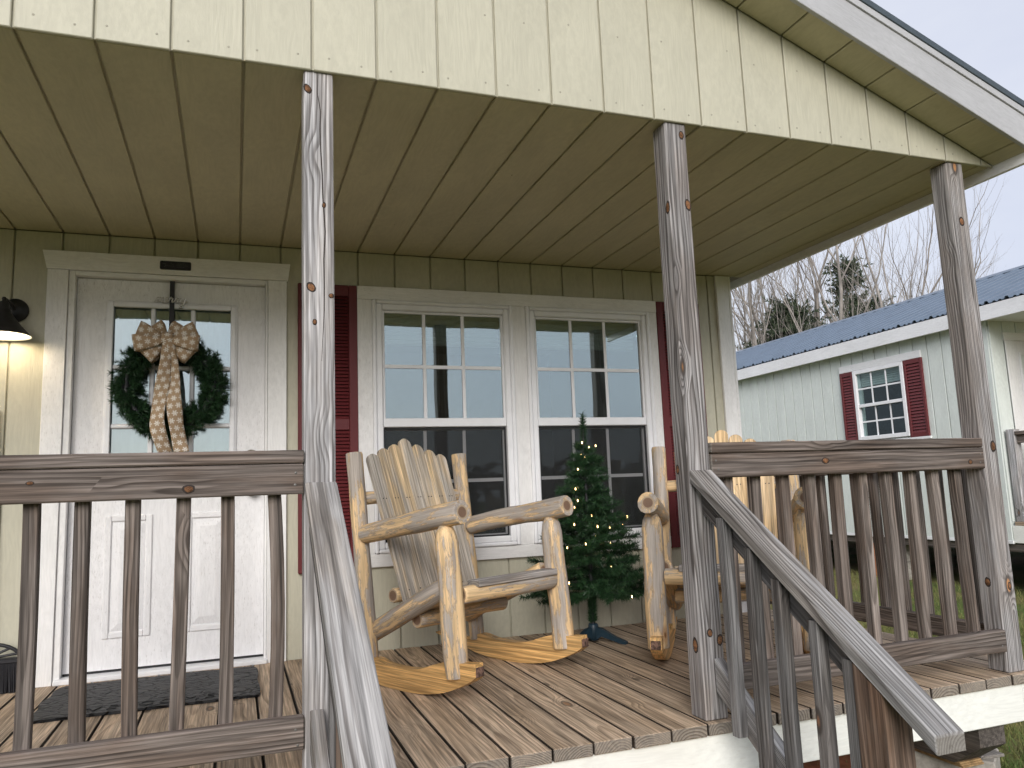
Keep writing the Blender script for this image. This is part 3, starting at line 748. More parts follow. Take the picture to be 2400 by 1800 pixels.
# red clay heap under the porch
cl = MB(); n = 18; vs = [(0, 0, .09)]; fs = []
for i in range(3):
    for j in range(n):
        th = j*6.2832/n; rr_ = (.25, .48, .75)[i]*(1+.2*math.sin(3*th+i)+rnd.uniform(-.08, .08)); vs.append((rr_*math.cos(th)*1.3, rr_*math.sin(th), (.075, .04, -.01)[i]+rnd.uniform(-.01, .012)))
fs += [(0, 1+j, 1+(j+1) % n) for j in range(n)]
for i in range(2): fs += [(1+i*n+j, 1+(i+1)*n+j, 1+(i+1)*n+(j+1) % n, 1+i*n+(j+1) % n) for j in range(n)]
cl.add(vs, fs, smooth=True)
co_ = cl.build('clay_patch', 'clay', kind='structure'); co_.location = (2.35, .95, GZ)

# ------------------------------------------------------------------ railings
def bowed(name, mat, parent, x0, x1, y0, y1, z0, z1, off, bow=0., skew=0.):
    mb = MB(); nseg = 6
    for i in range(1): pass
    vs = []; gs = []
    for i in range(nseg+1):
        t = i/nseg; dx = bow*math.sin(math.pi*t)+skew*(t-.5); z = z0+(z1-z0)*t
        c = .003
        ring = [(x0+c, y0), (x1-c, y0), (x1, y0+c), (x1, y1-c), (x1-c, y1), (x0+c, y1), (x0, y1-c), (x0, y0+c)]
        for (x, y) in ring: vs.append((x+dx, y, z)); gs.append((x-(x0+x1)/2, y-(y0+y1)/2, z-z0))
    fs = [(i*8+j, i*8+(j+1) % 8, (i+1)*8+(j+1) % 8, (i+1)*8+j) for i in range(nseg) for j in range(8)]
    fs += [tuple(range(8))[::-1], tuple(range(nseg*8, nseg*8+8))]
    return mb.add(vs, fs, gs).build(name, mat, parent, off)

rl = thing('porch_railing', 'weathered brown-grey wooden railing in front of the white door', 'railing', (-1.1, 0, 0), group='porch railings'); o = (-1.1, 0, 0)
box('top_cap', 'rail', rl, (-1.118, -.005, .890), (.1775, .086, .927), 0, .004, o)
tb1 = box('top_board', 'rail', rl, (-1.118, -.001, .800), (.1765, .036, .8870), 0, .004, o)
box('bottom_board', 'rail', rl, (-1.118, -.001, .098), (.1770, .036, .186), 0, .004, o)
for i, x in enumerate((-1.01, -.888, -.765, -.641, -.518, -.395, -.272, -.151, -.031, .096)):
    last = x > .05
    bowed('baluster', 'bal', rl, x-.0185, x+.0185, .0365, .0735, .112, .872, o, .012 if last else rnd.uniform(-.004, .004), -.006 if last else rnd.uniform(-.012, .012))

rr2 = thing('porch_railing', 'weathered wooden railing in front of the partly hidden rocking chair', 'railing', (2.2, 0, 0), group='porch railings'); o = (2.2, 0, 0)
box('top_cap', 'rail', rr2, (1.5615, -.005, .890), (2.8570, .086, .927), 0, .004, o)
tb2 = box('top_board', 'rail', rr2, (1.5625, -.001, .803), (2.8610, .036, .8870), 0, .004, o)
box('bottom_board', 'rail', rr2, (1.5620, -.001, .084), (2.8590, .036, .168), 0, .004, o)
for i in range(10):
    x = 1.65+.1226*i
    bowed('baluster', 'bal', rr2, x-.0185, x+.0185, .0365, .0745, .10, .872, o, rnd.uniform(-.004, .004), rnd.uniform(-.01, .01))

rs = thing('porch_railing', 'wooden railing closing the porch end towards the green cabin', 'railing', (2.9, .9, 0), group='porch railings'); o = (2.9, .9, 0)
box('top_cap', 'rail', rs, (2.862, .097, .888), (2.948, WY-.035, .926), 1, .004, o)
box('top_board', 'rail', rs, (2.880, .0965, .803), (2.917, WY-.035, .8870), 1, .004, o)
box('bottom_board', 'rail', rs, (2.880, .0965, .088), (2.917, WY-.035, .172), 1, .004, o)
for i in range(13):
    y = .185+.1226*i
    bowed('baluster', 'bal', rs, 2.9175, 2.9545, y-.0185, y+.0185, .10, .872, o, rnd.uniform(-.003, .003), rnd.uniform(-.006, .006))

knot(tb1, (-.132, -.001, .824), .012, .009, off=(-1.1, 0, 0)); knot(tb1, (-.514, -.001, .853), .007, .004, off=(-1.1, 0, 0))
knot(tb2, (2.056, -.001, .852), .013, .009, off=(2.2, 0, 0)); knot(tb2, (2.78, -.001, .83), .009, .007, off=(2.2, 0, 0))
# stair railings
def shear(name, mat, parent, x0, x1, ya, yb, ztop, h, slope, off, ch=.003):
    """board in the plane of the stair: y from ya to yb, top edge z = ztop - slope*|y|, plumb ends"""
    L = math.hypot(1, slope)
    mb = MB().cbox((x0, yb, -h), (x1, ya, 0), ch, 1, lambda v: Vector((v.x, v.y, v.z+ztop+slope*v.y)))
    return mb.build(name, mat, parent, off)

def stairs(xr0, name_label, side, nb_ys, slope, newel=True):
    o = (xr0+.045, -.4, GZ)
    t = thing('stair_railing', name_label, 'stair railing', o, group='stair railings')
    shear('handrail', 'hand', t, xr0, xr0+.09, .004, -.922, .832, .044, slope, o, .004)
    if side > 0: bx0, bx1, sx0, sx1 = xr0+.004, xr0+.041, xr0+.0415, xr0+.079
    else: bx0, bx1, sx0, sx1 = xr0+.049, xr0+.086, xr0+.011, xr0+.0485
    shear('upper_rail', 'stairbal', t, sx0, sx1, .003, -.683, .832-.0445, .105, slope, o)
    shear('lower_rail', 'hand', t, sx0, sx1, -.003, -.683, .205, .108, slope, o)
    for y in nb_ys:
        zt = .832-.0455+slope*(y-.0185)
        zb = .205+slope*y-.11
        bowed('baluster', 'stairbal', t, bx0, bx1, y-.0185, y+.0185, zb, zt-.001, o, rnd.uniform(-.003, .003), rnd.uniform(-.006, .006))
    nt = .832-.0455-slope*.772
    mb = MB(); pr = [(-.772, GZ), (-.684, GZ), (-.684, .832-.0455-slope*.684), (-.772, nt)]
    mb.prism(pr, xr0+.002, xr0+.088, lambda a, b, t_: (t_, a, b), lambda a, b, t_: (t_-xr0-.045, a+.7, b)).build('newel_post', 'newel', t, o)
    return t
stairs(.180, 'silvery sloping stair handrail starting at the post beside the door railing', -1, (-.148, -.278, -.40, -.543, -.661), .625)
stairs(1.470, 'grey sloping stair handrail with dark balusters and its cut end showing', 1, (-.148, -.278, -.40, -.543, -.661), .683)
st = thing('porch_steps', 'wooden steps leading up to the deck between the two sloping handrails', 'steps', (.87, -.3, GZ)); o = (.87, -.3, GZ)
for i, (y0, z) in enumerate(((-.29, -.19), (-.56, -.33))):
    for j in range(2): box('tread', 'deck', st, (.272, y0+j*.142, z-.038), (1.468, y0+j*.142+.139, z), 0, .005, o)
for x in (.28, 1.42):
    MB().prism([(-.005, -.182), (-.005, -.42), (-.14, GZ), (-.6, GZ), (-.6, -.371), (-.30, -.371), (-.30, -.231), (-.03, -.231), (-.03, -.182)], x, x+.038, lambda a, b, t: (t, a, b)).build('stringer', 'skirt', st, o)

# ------------------------------------------------------------------ rocking chairs
def cat_rom(pts, n=5, closed=False):
    out = []; k = len(pts)
    for i in range(k if closed else k-1):
        if closed: p0, p1, p2, p3 = (Vector(pts[(i+j-1) % k]) for j in range(4))
        else: p0, p1, p2, p3 = Vector(pts[max(i-1, 0)]), Vector(pts[i]), Vector(pts[i+1]), Vector(pts[min(i+2, k-1)])
        for j in range(n):
            t = j/n
            out.append(.5*((2*p1)+(p2-p0)*t+(2*p0-5*p1+4*p2-p3)*t*t+(3*p1-p0-3*p2+p3)*t**3))
    if not closed: out.append(Vector(pts[-1]))
    return out

def log(name, parent, p0, p1, r0, r1, seed, t0=.9, t1=.9, taper0=.01, taper1=.01, mat='log', bend=.006):
    """peeled log between two points given as (u, v, z) of the chair; ends eased"""
    P0 = Vector((p0[0], -p0[1], p0[2])); P1 = Vector((p1[0], -p1[1], p1[2])); L = (P1-P0).length; d = (P1-P0)/L
    rg = random.Random(seed); a = d.orthogonal().normalized(); b = d.cross(a)
    st = [(0, t0), (taper0*.5, (1+t0)/2+.03 if t0 > .8 else t0+(1-t0)*.5), (taper0, 1.)]
    nmid = 6
    pts = []; rad = []
    fr = [(0, t0), (taper0*.45, t0+(1-t0)*.75), (taper0, 1.)]
    fr += [(taper0+(L-taper0-taper1)*i/(nmid+1), 1.) for i in range(1, nmid+1)]
    fr += [(L-taper1, 1.), (L-taper1*.45, t1+(1-t1)*.75), (L, t1)]
    b1, b2 = rg.uniform(-bend, bend), rg.uniform(-bend, bend)
    for (l, f) in fr:
        t = l/L; w = math.sin(math.pi*t)
        pts.append(P0+d*l+a*b1*w+b*b2*math.sin(2*math.pi*t))
        rad.append((r0+(r1-r0)*t)*f*(1+rg.uniform(-.02, .02)))
    return MB().tube(pts, rad, 14, True, True, .025, seed).build(name, mat, parent)

def rocking_chair(label, loc, rz, slat='slatw', hue='log'):
    t = thing('rocking_chair', label, 'rocking chair', loc, rz, group='log rocking chairs')
    top = cat_rom([(-.565, .088), (-.45, .076), (-.335, .082), (-.245, .106), (-.16, .092), (-.046, .088), (.06, .098), (.15, .126), (.22, .143), (.30, .146), (.375, .152)], 3)
    bot = cat_rom([(.381, .105), (.333, .076), (.206, .028), (.064, .004), (-.095, .0), (-.217, .008), (-.326, .027), (-.45, .056), (-.56, .082)], 3)
    outl = [(v.x, v.y) for v in top+bot]
    for s in (-1, 1):
        mb = MB(); u0, u1 = s*.322-.024, s*.322+.024
        n = len(outl)
        mb.prism(outl[::-1], u0, u1, lambda a, b, tt: (tt, -a, b), lambda a, b, tt: (tt-u0, b, a))
        rk = mb.build('rocker', 'rocker', t)
        MB().cbox((u0+.003, -.3855, .104), (u1-.003, -.3800, .140), .002).build('bark_edge', 'bark', rk)
    for s in (-1, 1):
        sd = 11 if s < 0 else 29
        log('back_post', t, (s*.322, -.285, .075), (s*.325, -.385, .985), .037, .037, sd)
        log('front_leg', t, (s*.322, .262, .088), (s*.325, .214, .668), .048, .048, sd+1, .95, .45, .01, .075)
        log('arm', t, (s*.325, -.315, .622), (s*.325, .315, .712), .043, .048, sd+2, .8, .95, .02, .006)
        log('seat_rail', t, (s*.285, -.315, .198), (s*.285, .20, .425), .043, .042, sd+3, .85, .9)
    log('front_rail', t, (-.278, .245, .388), (.278, .245, .388), .036, .037, 51)
    log('cross_rail', t, (-.262, -.045, .268), (.262, -.045, .272), .036, .036, 52)
    log('back_rail', t, (-.292, -.375, .778), (.292, -.375, .778), .030, .030, 53)
    log('back_rail', t, (-.236, -.235, .352), (.236, -.235, .352), .032, .032, 54)
    # front seat board and seat slats (seat falls away to the rear)
    MB().cbox((-.215, -.285, .412), (.275, -.215, .438), .003, 0).build('seat_slat', 'slat_grey', t)
    for i in range(5):
        v = .175-.072*i; z = .405-.032*i
        MB().cbox((-.238, -.033, -.010), (.238, .033, .010), .003, 0, lambda p, v=v, z=z: Vector((p.x, p.y-v, p.z+z-p.y*.42))).build('seat_slat', 'slatw', t)
    tops = [.985, 1.012, 1.032, 1.062, 1.034, 1.008, .988]
    dv, dz = -.26/.7655, .72/.7655
    nv, nz = dz, -dv                                   # normal, towards the sitter
    rg = random.Random(5)
    for i in range(7):
        L = (tops[i]-.315)/dz
        ub, ut = (i-3)*.0635, (i-3)*.0705
        hw = .0347
        pts = [(-hw*.95, 0), (hw*.95, 0), (hw, L-.03)]+[(hw*math.cos(a)*(1-.12*math.sin(a)), L-.03+.03*math.sin(a)) for a in (R(25), R(50), R(75), R(105), R(130), R(155))]+[(-hw, L-.03)]
        ty = rg.uniform(-.002, .002)
        def mp(a, b, tt):
            u = a+ub+(ut-ub)*b/L; v = -.155+dv*b+nv*(tt+ty); z = .315+dz*b+nz*(tt+ty)
            return (u, -v, z)
        mb = MB()
        mb.prism(pts, -.020, -.003, mp, lambda a, b, tt: (a, tt, b))
        ins = [(a*.94, b-.0025 if b > .1 else b) for a, b in pts]; n = len(pts)
        vs = [mp(a, b, -.003) for a, b in pts]+[mp(a, b, 0.) for a, b in ins]
        mb.f.pop(1); mb.sm.pop(1)
        mb.add(vs, [tuple(range(n, 2*n))]+[(k, (k+1) % n, n+(k+1) % n, n+k) for k in range(n)], [(a, .0, b) for a, b in pts]+[(a, .0, b) for a, b in ins])
        sl = mb.build('back_slat', slat, t)
        for zz_ in (.775, .375):
            bb = (zz_-.315)/dz
            for da in ((-.008, .009) if zz_ > .7 else (0.,)):
                MB().tube([mp(da, bb, -.002), mp(da, bb, .0012)], .0032, 6).build('screw', 'black', sl)
    return t
rocking_chair('peeled log rocking chair in front of the double window', (.9626, 1.0348, 0), R(27.67))
rocking_chair('log rocking chair half hidden behind post, railing and stair handrail', (2.138, .765, 0), R(-35.3), 'slat_new')

# ------------------------------------------------------------------ needle helpers
def needle_mesh(name, mat, parent, segs, seed, per=.0028, ln=.028, wd=.0018, spread=55, off=(0, 0, 0), droop=0.):
    """needles along twig segments (p, q); one thin triangle each"""
    rg = np.random.default_rng(seed)
    P0 = np.array([s[0] for s in segs], float); P1 = np.array([s[1] for s in segs], float)
    L = np.linalg.norm(P1-P0, axis=1); cnt = np.maximum(3, (L/per).astype(int))
    ii = np.repeat(np.arange(len(segs)), cnt); t = rg.random(len(ii))
    base = P0[ii]+(P1[ii]-P0[ii])*t[:, None]
    ax = (P1-P0)/np.maximum(L, 1e-6)[:, None]; ax = ax[ii]
    rv = rg.normal(size=ax.shape); side = np.cross(ax, rv); side /= np.linalg.norm(side, axis=1)[:, None]
    ang = np.radians(spread+rg.normal(size=len(ii))*14)[:, None]
    d = ax*np.cos(ang)+side*np.sin(ang)
    d[:, 2] -= droop
    l = ln*(.7+.5*rg.random(len(ii)))[:, None]
    tip = base+d*l
    wv = np.cross(d, rg.normal(size=d.shape)); wv /= np.linalg.norm(wv, axis=1)[:, None]
    a = base+wv*wd; b = base-wv*wd
    n = len(ii); V = np.empty((3*n, 3)); V[0::3] = a; V[1::3] = b; V[2::3] = tip
    V -= np.array(off)
    me = bpy.data.meshes.new(name)
    me.vertices.add(3*n); me.vertices.foreach_set('co', V.ravel())
    me.loops.add(3*n); me.loops.foreach_set('vertex_index', np.arange(3*n, dtype=np.int32))
    me.polygons.add(n); me.polygons.foreach_set('loop_start', np.arange(0, 3*n, 3, dtype=np.int32))
    tone = np.repeat(rg.random(n)**1.5, 3); tone[2::3] = np.minimum(1, tone[2::3]+.2)
    at = me.attributes.new('tone', 'FLOAT', 'POINT'); at.data.foreach_set('value', tone.astype(np.float32))
    me.materials.append(M[mat]); me.update(); me.validate()
    return mkobj(name, me, parent)

# ------------------------------------------------------------------ small Christmas tree
TX, TY = 1.742, 1.435
xt = thing('christmas_tree', 'small artificial Christmas tree with lit warm fairy lights by the window', 'christmas tree', (TX, TY, 0))
MB().lathe([(.0, .01), (.026, .01), (.026, .085), (.021, .092), (.0, .092)], 14).build('stand_hub', 'bluestand', xt)
for a in (R(-52), R(78), R(200)):
    mb = MB(); L = .185
    pr = [(.015, .012), (.015, .075), (.05, .07), (.12, .035), (L, .012), (L, .0), (L-.02, .0), (.11, .014), (.05, .03)]
    mb.prism(pr, -.013, .013, lambda p, q, t, a=a: (p*math.cos(a)-t*math.sin(a), p*math.sin(a)+t*math.cos(a), q)).build('stand_leg', 'bluestand', xt)
MB().tube([(0, 0, .08), (.004, 0, .5), (-.004, 0, 1.0), (0, 0, 1.12)], [.012, .011, .008, .004], 8).build('trunk', 'black_plastic', xt)
rg = random.Random(21); segs = []; tips = []
segs += [((0, 0, 1.02), (0.0, .0, 1.185)), ((0, 0, .96), (-.004, 0, 1.15)), ((0, 0, .98), (.004, .003, 1.16))]
segs += [((.008*math.cos(a), .008*math.sin(a), .095), (.012*math.cos(a+1), .012*math.sin(a+1), .29)) for a in range(14)]
z = .245; lay = 0
while z < 1.0:
    f = (z-.27)/.80
    Rm = .318*(1-f)**1.0+.024
    nb = max(4, int(9.5-4.5*f))
    for j in range(nb):
        th = j*2*math.pi/nb+lay*.9+rg.uniform(-.25, .25); L = Rm*rg.uniform(.78, 1.1)
        rise = rg.uniform(.0, .16)+.25*f
        p = Vector((0, 0, z+rg.uniform(-.015, .015))); d = Vector((math.cos(th), math.sin(th), rise-.05))
        prev = p; nsg = 5; path = [p]
        for k in range(nsg):
            dd = d.copy(); dd.z += .10*k/nsg-.06
            q = prev+dd.normalized()*L/nsg
            segs.append((tuple(prev), tuple(q))); prev = q; path.append(q)
        tips.append(path)
        for k in (2, 2, 3, 3, 4):            # side twigs
            b0 = path[k]; sgn = rg.choice((-1, 1)); an = th+sgn*rg.uniform(.4, 1.0)
            e = b0+Vector((math.cos(an), math.sin(an), rg.uniform(-.1, .4)))*L*rg.uniform(.22, .42)
            segs.append((tuple(b0), tuple(e)))
    z += .055-.012*f; lay += 1
# keep the branches off the wall behind
segs = [(a, (b[0], min(b[1], WY-.05-TY), b[2])) for a, b in segs]
needle_mesh('needles', 'needle', xt, segs, 3, .0007, .030, .0017, 56)
mb = MB()
for pth in tips: mb.tube(pth, .0028, 4, False)
mb.build('branches', 'black_plastic', xt)
rb = random.Random(4); bulb = None; wire = []
cand = [p for path in tips for p in path[2:]]
for i in range(40):
    c = rb.choice(cand); th = math.atan2(c.y, c.x)
    # facing side gets the lights that the photo shows
    q = Vector((c.x*1.03+rb.uniform(-.01, .01), c.y*1.03-.012, c.z+rb.uniform(.004, .02)))
    wire.append(q)
    if bulb is None:
        bulb = MB().lathe([(.0, -.005), (.0019, -.004), (.0024, .0), (.0015, .005), (.0, .008)], 8).build('light_bulb', 'bulb', xt); bulb.location = q
    else: again(bulb, loc=q)
wire.sort(key=lambda v: v.z)
path = []
for a, b in zip(wire[:-1], wire[1:]):
    mid = (a+b)/2; mid.x *= .5; mid.y *= .5; path += [a, mid]
mb = MB().tube(path+[wire[-1]], .0011, 4, False)
mb.build('light_wire', 'black_plastic', xt)

# ------------------------------------------------------------------ wreath, bow, hanger
WX, WYY, WZ = -.315, 1.768, 1.366
wr_ = thing('wreath', 'green artificial Christmas wreath hanging on the white door', 'wreath', (WX, WYY, WZ))
rg = random.Random(9); segs = []
for i in range(820):
    th = rg.uniform(0, 2*math.pi); ph = rg.uniform(0, 2*math.pi); rr_ = .198
    c = Vector((math.cos(th), 0, math.sin(th))); tan = Vector((-math.sin(th), 0, math.cos(th)))
    n_ = c*math.cos(ph)+Vector((0, -1, 0))*math.sin(ph)
    p = c*rr_+n_*.022
    e = p+(n_*rg.uniform(.5, 1)+tan*rg.uniform(.2, .9)*1.0).normalized()*rg.uniform(.035, .062)
    if e.y > .045: e.y = .045
    segs.append((tuple(p), tuple(e)))
needle_mesh('needles', 'needle', wr_, segs, 8, .0011, .027, .0019, 48)
MB().tube([(.198*math.cos(a), 0, .198*math.sin(a)) for a in [i*2*math.pi/40 for i in range(41)]], .024, 8, False).build('wire_ring', 'black_plastic', wr_)
bow = thing('ribbon_bow', 'burlap bow with white snowflakes and long tails on the wreath', 'bow', (-.327, 1.70, 1.575))
def ribbon(name, ctr, wdir, widths, parent, v0=0.):
    """strip along ctr points, width direction per point"""
    vs = []; gs = []; L = v0
    for i, c in enumerate(ctr):
        if i: L += (ctr[i]-ctr[i-1]).length
        for j in range(7):
            a = (j/6-.5)*widths[i]
            crv = .006*math.cos(math.pi*(j/6-.5))
            vs.append(c+wdir[i]*a+Vector((0, -crv, 0))); gs.append((a, L, 0))
    fs = [(i*7+j, i*7+j+1, (i+1)*7+j+1, (i+1)*7+j) for i in range(len(ctr)-1) for j in range(6)]
    mb = MB(); mb.add(vs, fs, gs, True)
    o = mb.build(name, 'ribbon', parent)
    md = o.modifiers.new('thickness', 'SOLIDIFY'); md.thickness = .0012
    return o
loops = [(158, .142, .0), (190, .150, -.022), (222, .128, .006), (24, .140, .0), (-8, .142, -.022), (-40, .132, .006), (128, .10, .02), (54, .10, .02)]
for li, (dg, L, dy) in enumerate(loops):
    a = R(dg); d = Vector((math.cos(a), 0, math.sin(a))); w = Vector((-math.sin(a), 0, math.cos(a)))
    ctr = []; wd = []; ww = []
    for i in range(15):
        t = i/14
        out = math.sin(math.pi*t)**.75
        ctr.append(d*(L*out)+Vector((0, dy-.026*math.sin(2*math.pi*t)-.012, 0)) + w*(.004*math.sin(7*t+li)))
        k = .28+.72*min(1, out*1.25)
        wd.append((w+Vector((0, .25*math.sin(3*t+li), 0))).normalized()); ww.append(.078*k)
    ribbon('bow_loop', ctr, wd, ww, bow, li*.11)
ribbon('bow_knot', [Vector((0, -.048+.02*abs(i-3)/3, .034-.0113*i)) for i in range(7)], [Vector((1, 0, 0))]*7, [.05]*7, bow, .4)
tailL = [(.0, .0), (-.004, -.10), (-.014, -.20), (-.030, -.31), (-.036, -.40), (-.022, -.47), (.004, -.548)]
tailR = [(.012, .0), (.022, -.10), (.030, -.20), (.036, -.30), (.046, -.40), (.060, -.48), (.074, -.545)]
for ti, tl in enumerate((tailL, tailR)):
    pts = cat_rom([Vector((x, -.035-.012*math.sin(i*1.7+ti*2), z)) for i, (x, z) in enumerate(tl)], 4)
    n = len(pts)
    wd = [Vector((1, .45*math.sin(i*.35+ti*1.6), .12)).normalized() for i in range(n)]
    ww = [.036+.032*min(1, i/8) for i in range(n)]
    ribbon('bow_tail', pts, wd, ww, bow, ti*.05)

hg = thing('wreath_hanger', 'black over-door wreath hanger with silver script word merry', 'wreath hanger', (-.3215, 1.83, 1.9))
HO = (-.3215, 1.83, 1.9)
box('strap', 'black', hg, (-.333, 1.8195, 1.52), (-.310, 1.8215, 1.9045), 2, .0006, HO)
box('strap_hook', 'black', hg, (-.333, 1.8220, 1.9052), (-.310, 1.870, 1.9068), 1, .0004, HO)
strokes = [
 [(0, 0), (.12, .55), (.26, 1.0), (.34, .75), (.30, .0)], [(.31, .1), (.45, .75), (.62, 1.0), (.68, .7), (.64, .0)], [(.65, .1), (.80, .75), (.97, 1.0), (1.04, .7), (1.0, .15), (1.12, .0), (1.3, .15)],
 [(1.3, .15), (1.62, .5), (1.66, .85), (1.48, 1.0), (1.34, .6), (1.38, .15), (1.58, -.02), (1.85, .3)],
 [(1.85, .3), (2.02, .95), (2.06, 1.12), (2.14, .9), (2.34, .88), (2.30, .4), (2.36, .02), (2.6, .25)],
 [(2.6, .25), (2.77, .95), (2.81, 1.12), (2.89, .9), (3.09, .88), (3.05, .4), (3.11, .02), (3.35, .3)],
 [(3.35, .3), (3.5, .95), (3.5, .35), (3.66, .05), (3.9, .3), (4.06, .98)], [(4.06, .98), (3.98, -.1), (3.8, -.95), (3.52, -1.1), (3.42, -.8), (3.7, -.4), (4.1, .0), (4.4, .35)]]
mw = MB()
for stq in strokes:
    q = cat_rom([Vector((x, y)) for x, y in stq], 5)
    mw.tube([(-.400+v.x*.0338+v.y*.004, 1.815, 1.794+v.y*.024) for v in q], .0036, 6)
mw.build('merry_lettering', 'silver', hg, HO)

# ------------------------------------------------------------------ plaque over the door
def rrect(x0, x1, z0, z1, r, n=4):
    out = []
    for (cx, cz, a0) in ((x1-r, z0+r, -90), (x1-r, z1-r, 0), (x0+r, z1-r, 90), (x0+r, z0+r, 180)):
        for i in range(n+1): a = R(a0+90*i/n); out.append((cx+r*math.cos(a), cz+r*math.sin(a)))
    return out
pq = thing('door_plaque', 'small black plaque on the white board above the door', 'plaque', (-.305, WY-.034, 1.976)); PO = (-.305, WY-.034, 1.976)
MB().prism(rrect(-.378, -.233, 1.954, 1.998, .007), WY-.0385, WY-.0345, lambda a, b, t: (a, t, b)).build('plate', 'black', pq, PO)
M['etch'] = plain('etched_grey', (.10, .10, .095), .5)
em = MB()
def stroke(pts, r=.0007): em.tube([(x, WY-.0388, z) for x, z in pts], r, 4)
stroke([(-.365, 1.982), (-.352, 1.984), (-.352, 1.972), (-.358, 1.966)]); stroke([(-.352, 1.972), (-.344, 1.976), (-.338, 1.971), (-.330, 1.975), (-.325, 1.970)])
stroke([(-.330, 1.988), (-.317, 1.980), (-.317, 1.968)])
for i, (a, b) in enumerate(((-.300, -.262), (-.297, -.258), (-.302, -.250), (-.296, -.264))): stroke([(a, 1.990-i*.007), (b, 1.990-i*.007)])
em.build('etched_emblem', 'etch', pq, PO)

# ------------------------------------------------------------------ wall lamp
LX, LY, LZ = -1.012, 1.668, 1.57
lp = thing('wall_lamp', 'black barn style wall lamp lit beside the door casing', 'wall lamp', (-.998, WY-.01, 1.72)); LO = (-.998, WY-.01, 1.72)
MB().lathe([(.0, .0), (.056, .0), (.058, .006), (.052, .014), (.040, .016), (.036, .022), (.018, .026), (.0, .027)], 28, ymap(-.998, WY-.0095, 1.72)).build('back_plate', 'black', lp, LO)
MB().tube(cat_rom([Vector((-.998, WY-.03, 1.72)), Vector((-1.002, WY-.07, 1.735)), Vector((LX, LY+.02, 1.745)), Vector((LX, LY, 1.73))], 5), .0085, 10).build('arm', 'black', lp, LO)
shp = [(.0, .182), (.007, .181), (.010, .172), (.007, .164), (.018, .158), (.022, .150), (.022, .128), (.030, .122), (.030, .112), (.034, .104), (.075, .048), (.112, .006), (.116, .0), (.114, .0), (.109, .006), (.072, .046), (.031, .101), (.0, .103)]
MB().lathe(shp[:13], 32, lambda v: v+Vector((LX, LY, LZ))).build('shade', 'black', lp, LO)
MB().lathe(shp[12:], 32, lambda v: v+Vector((LX, LY, LZ))).build('shade_lining', 'shade_in', lp, LO)
MB().lathe([(.0, .028), (.012, .030), (.022, .044), (.024, .056), (.016, .076), (.012, .098), (.0, .1)], 16, lambda v: v+Vector((LX, LY, LZ))).build('bulb', 'lampbulb', lp, LO)
pl = bpy.data.lights.new('wall_lamp_light', 'POINT'); pl.energy = .48; pl.color = (1, .84, .58); pl.shadow_soft_size = .025
plo = bpy.data.objects.new('wall_lamp_light', pl); COL.objects.link(plo); plo.parent = lp; plo.location = Vector((LX, LY, LZ+.018))-Vector(LO)

# ------------------------------------------------------------------ doormat
mat_ = thing('doormat', 'black rubber welcome mat lying in front of the white door', 'doormat', (-.32, 1.39, 0))
ol = [(-.70, 1.105), (-.55, 1.112), (-.40, 1.106), (-.25, 1.112), (-.10, 1.107), (.04, 1.110), (.090, 1.116), (.094, 1.25), (.089, 1.40), (.096, 1.55), (.088, 1.655), (.05, 1.690), (-.06, 1.684), (-.15, 1.700), (-.30, 1.686), (-.42, 1.700), (-.55, 1.688), (-.66, 1.694), (-.715, 1.672), (-.735, 1.60), (-.728, 1.50), (-.745, 1.40), (-.730, 1.28), (-.738, 1.17), (-.725, 1.118)]
ol = [(v.x, v.y) for v in cat_rom([Vector(p) for p in ol], 3, True)]
MB().prism(ol, .001, .012, lambda a, b, t: (a+.32, b-1.39, t)).build('mat_body', 'rubber', mat_)
fc = bpy.data.curves.new('welcome', 'FONT'); fc.body = 'WELCOME'; fc.size = .085; fc.extrude = .003; fc.align_x = 'CENTER'; fc.space_character = 1.35
fo = bpy.data.objects.new('welcome_tmp', fc); COL.objects.link(fo)
me = bpy.data.meshes.new_from_object(fo.evaluated_get(bpy.context.evaluated_depsgraph_get())); bpy.data.objects.remove(fo)
M['rubber_dark'] = plain('rubber_letters', (.02, .02, .02), .6)
me.materials.clear(); me.materials.append(M['rubber_dark'])
wl = mkobj('welcome_lettering', me, mat_); wl.location = (-.01, -.245, .0125)

# ------------------------------------------------------------------ broom
br = thing('broom', 'black broom standing on its bristles against the wall left of door', 'broom', (-1.045, 1.74, 0)); BO = (-1.045, 1.74, 0)
arch = [(-1.045+.150*math.cos(a), 1.735, .142+.072*math.sin(a)) for a in [math.pi*i/16 for i in range(17)]]
MB().tube(arch, .008, 8).build('arched_cap', 'black_plastic', br, BO)
for a in (.30, .72): 
    for s in (-1, 1): MB().tube([(-1.045+s*.02, 1.735, .150), (-1.045+s*.150*math.cos(a), 1.735, .142+.072*math.sin(a))], .006, 6).build('strut', 'black_plastic', br, BO)
box('head_bar', 'black_plastic', br, (-1.197, 1.712, .124), (-.893, 1.758, .148), 0, .006, BO)
bm_ = MB(); rg = random.Random(2)
for i in range(64):
    x = -1.19+.29*i/63
    for j in range(4):
        y = 1.717+.012*j; dx = (x+1.045)*.06+rg.uniform(-.003, .003)
        bm_.tube([(x, y, .126), (x+dx*.5, y, .06), (x+dx, y+rg.uniform(-.006, .006), .002)], .0026, 4, False)
bm_.build('bristles', 'black_plastic', br, BO)
MB().tube([(-1.045, 1.735, .15), (-1.05, 1.775, 1.25)], .012, 10).build('handle', 'black', br, BO)

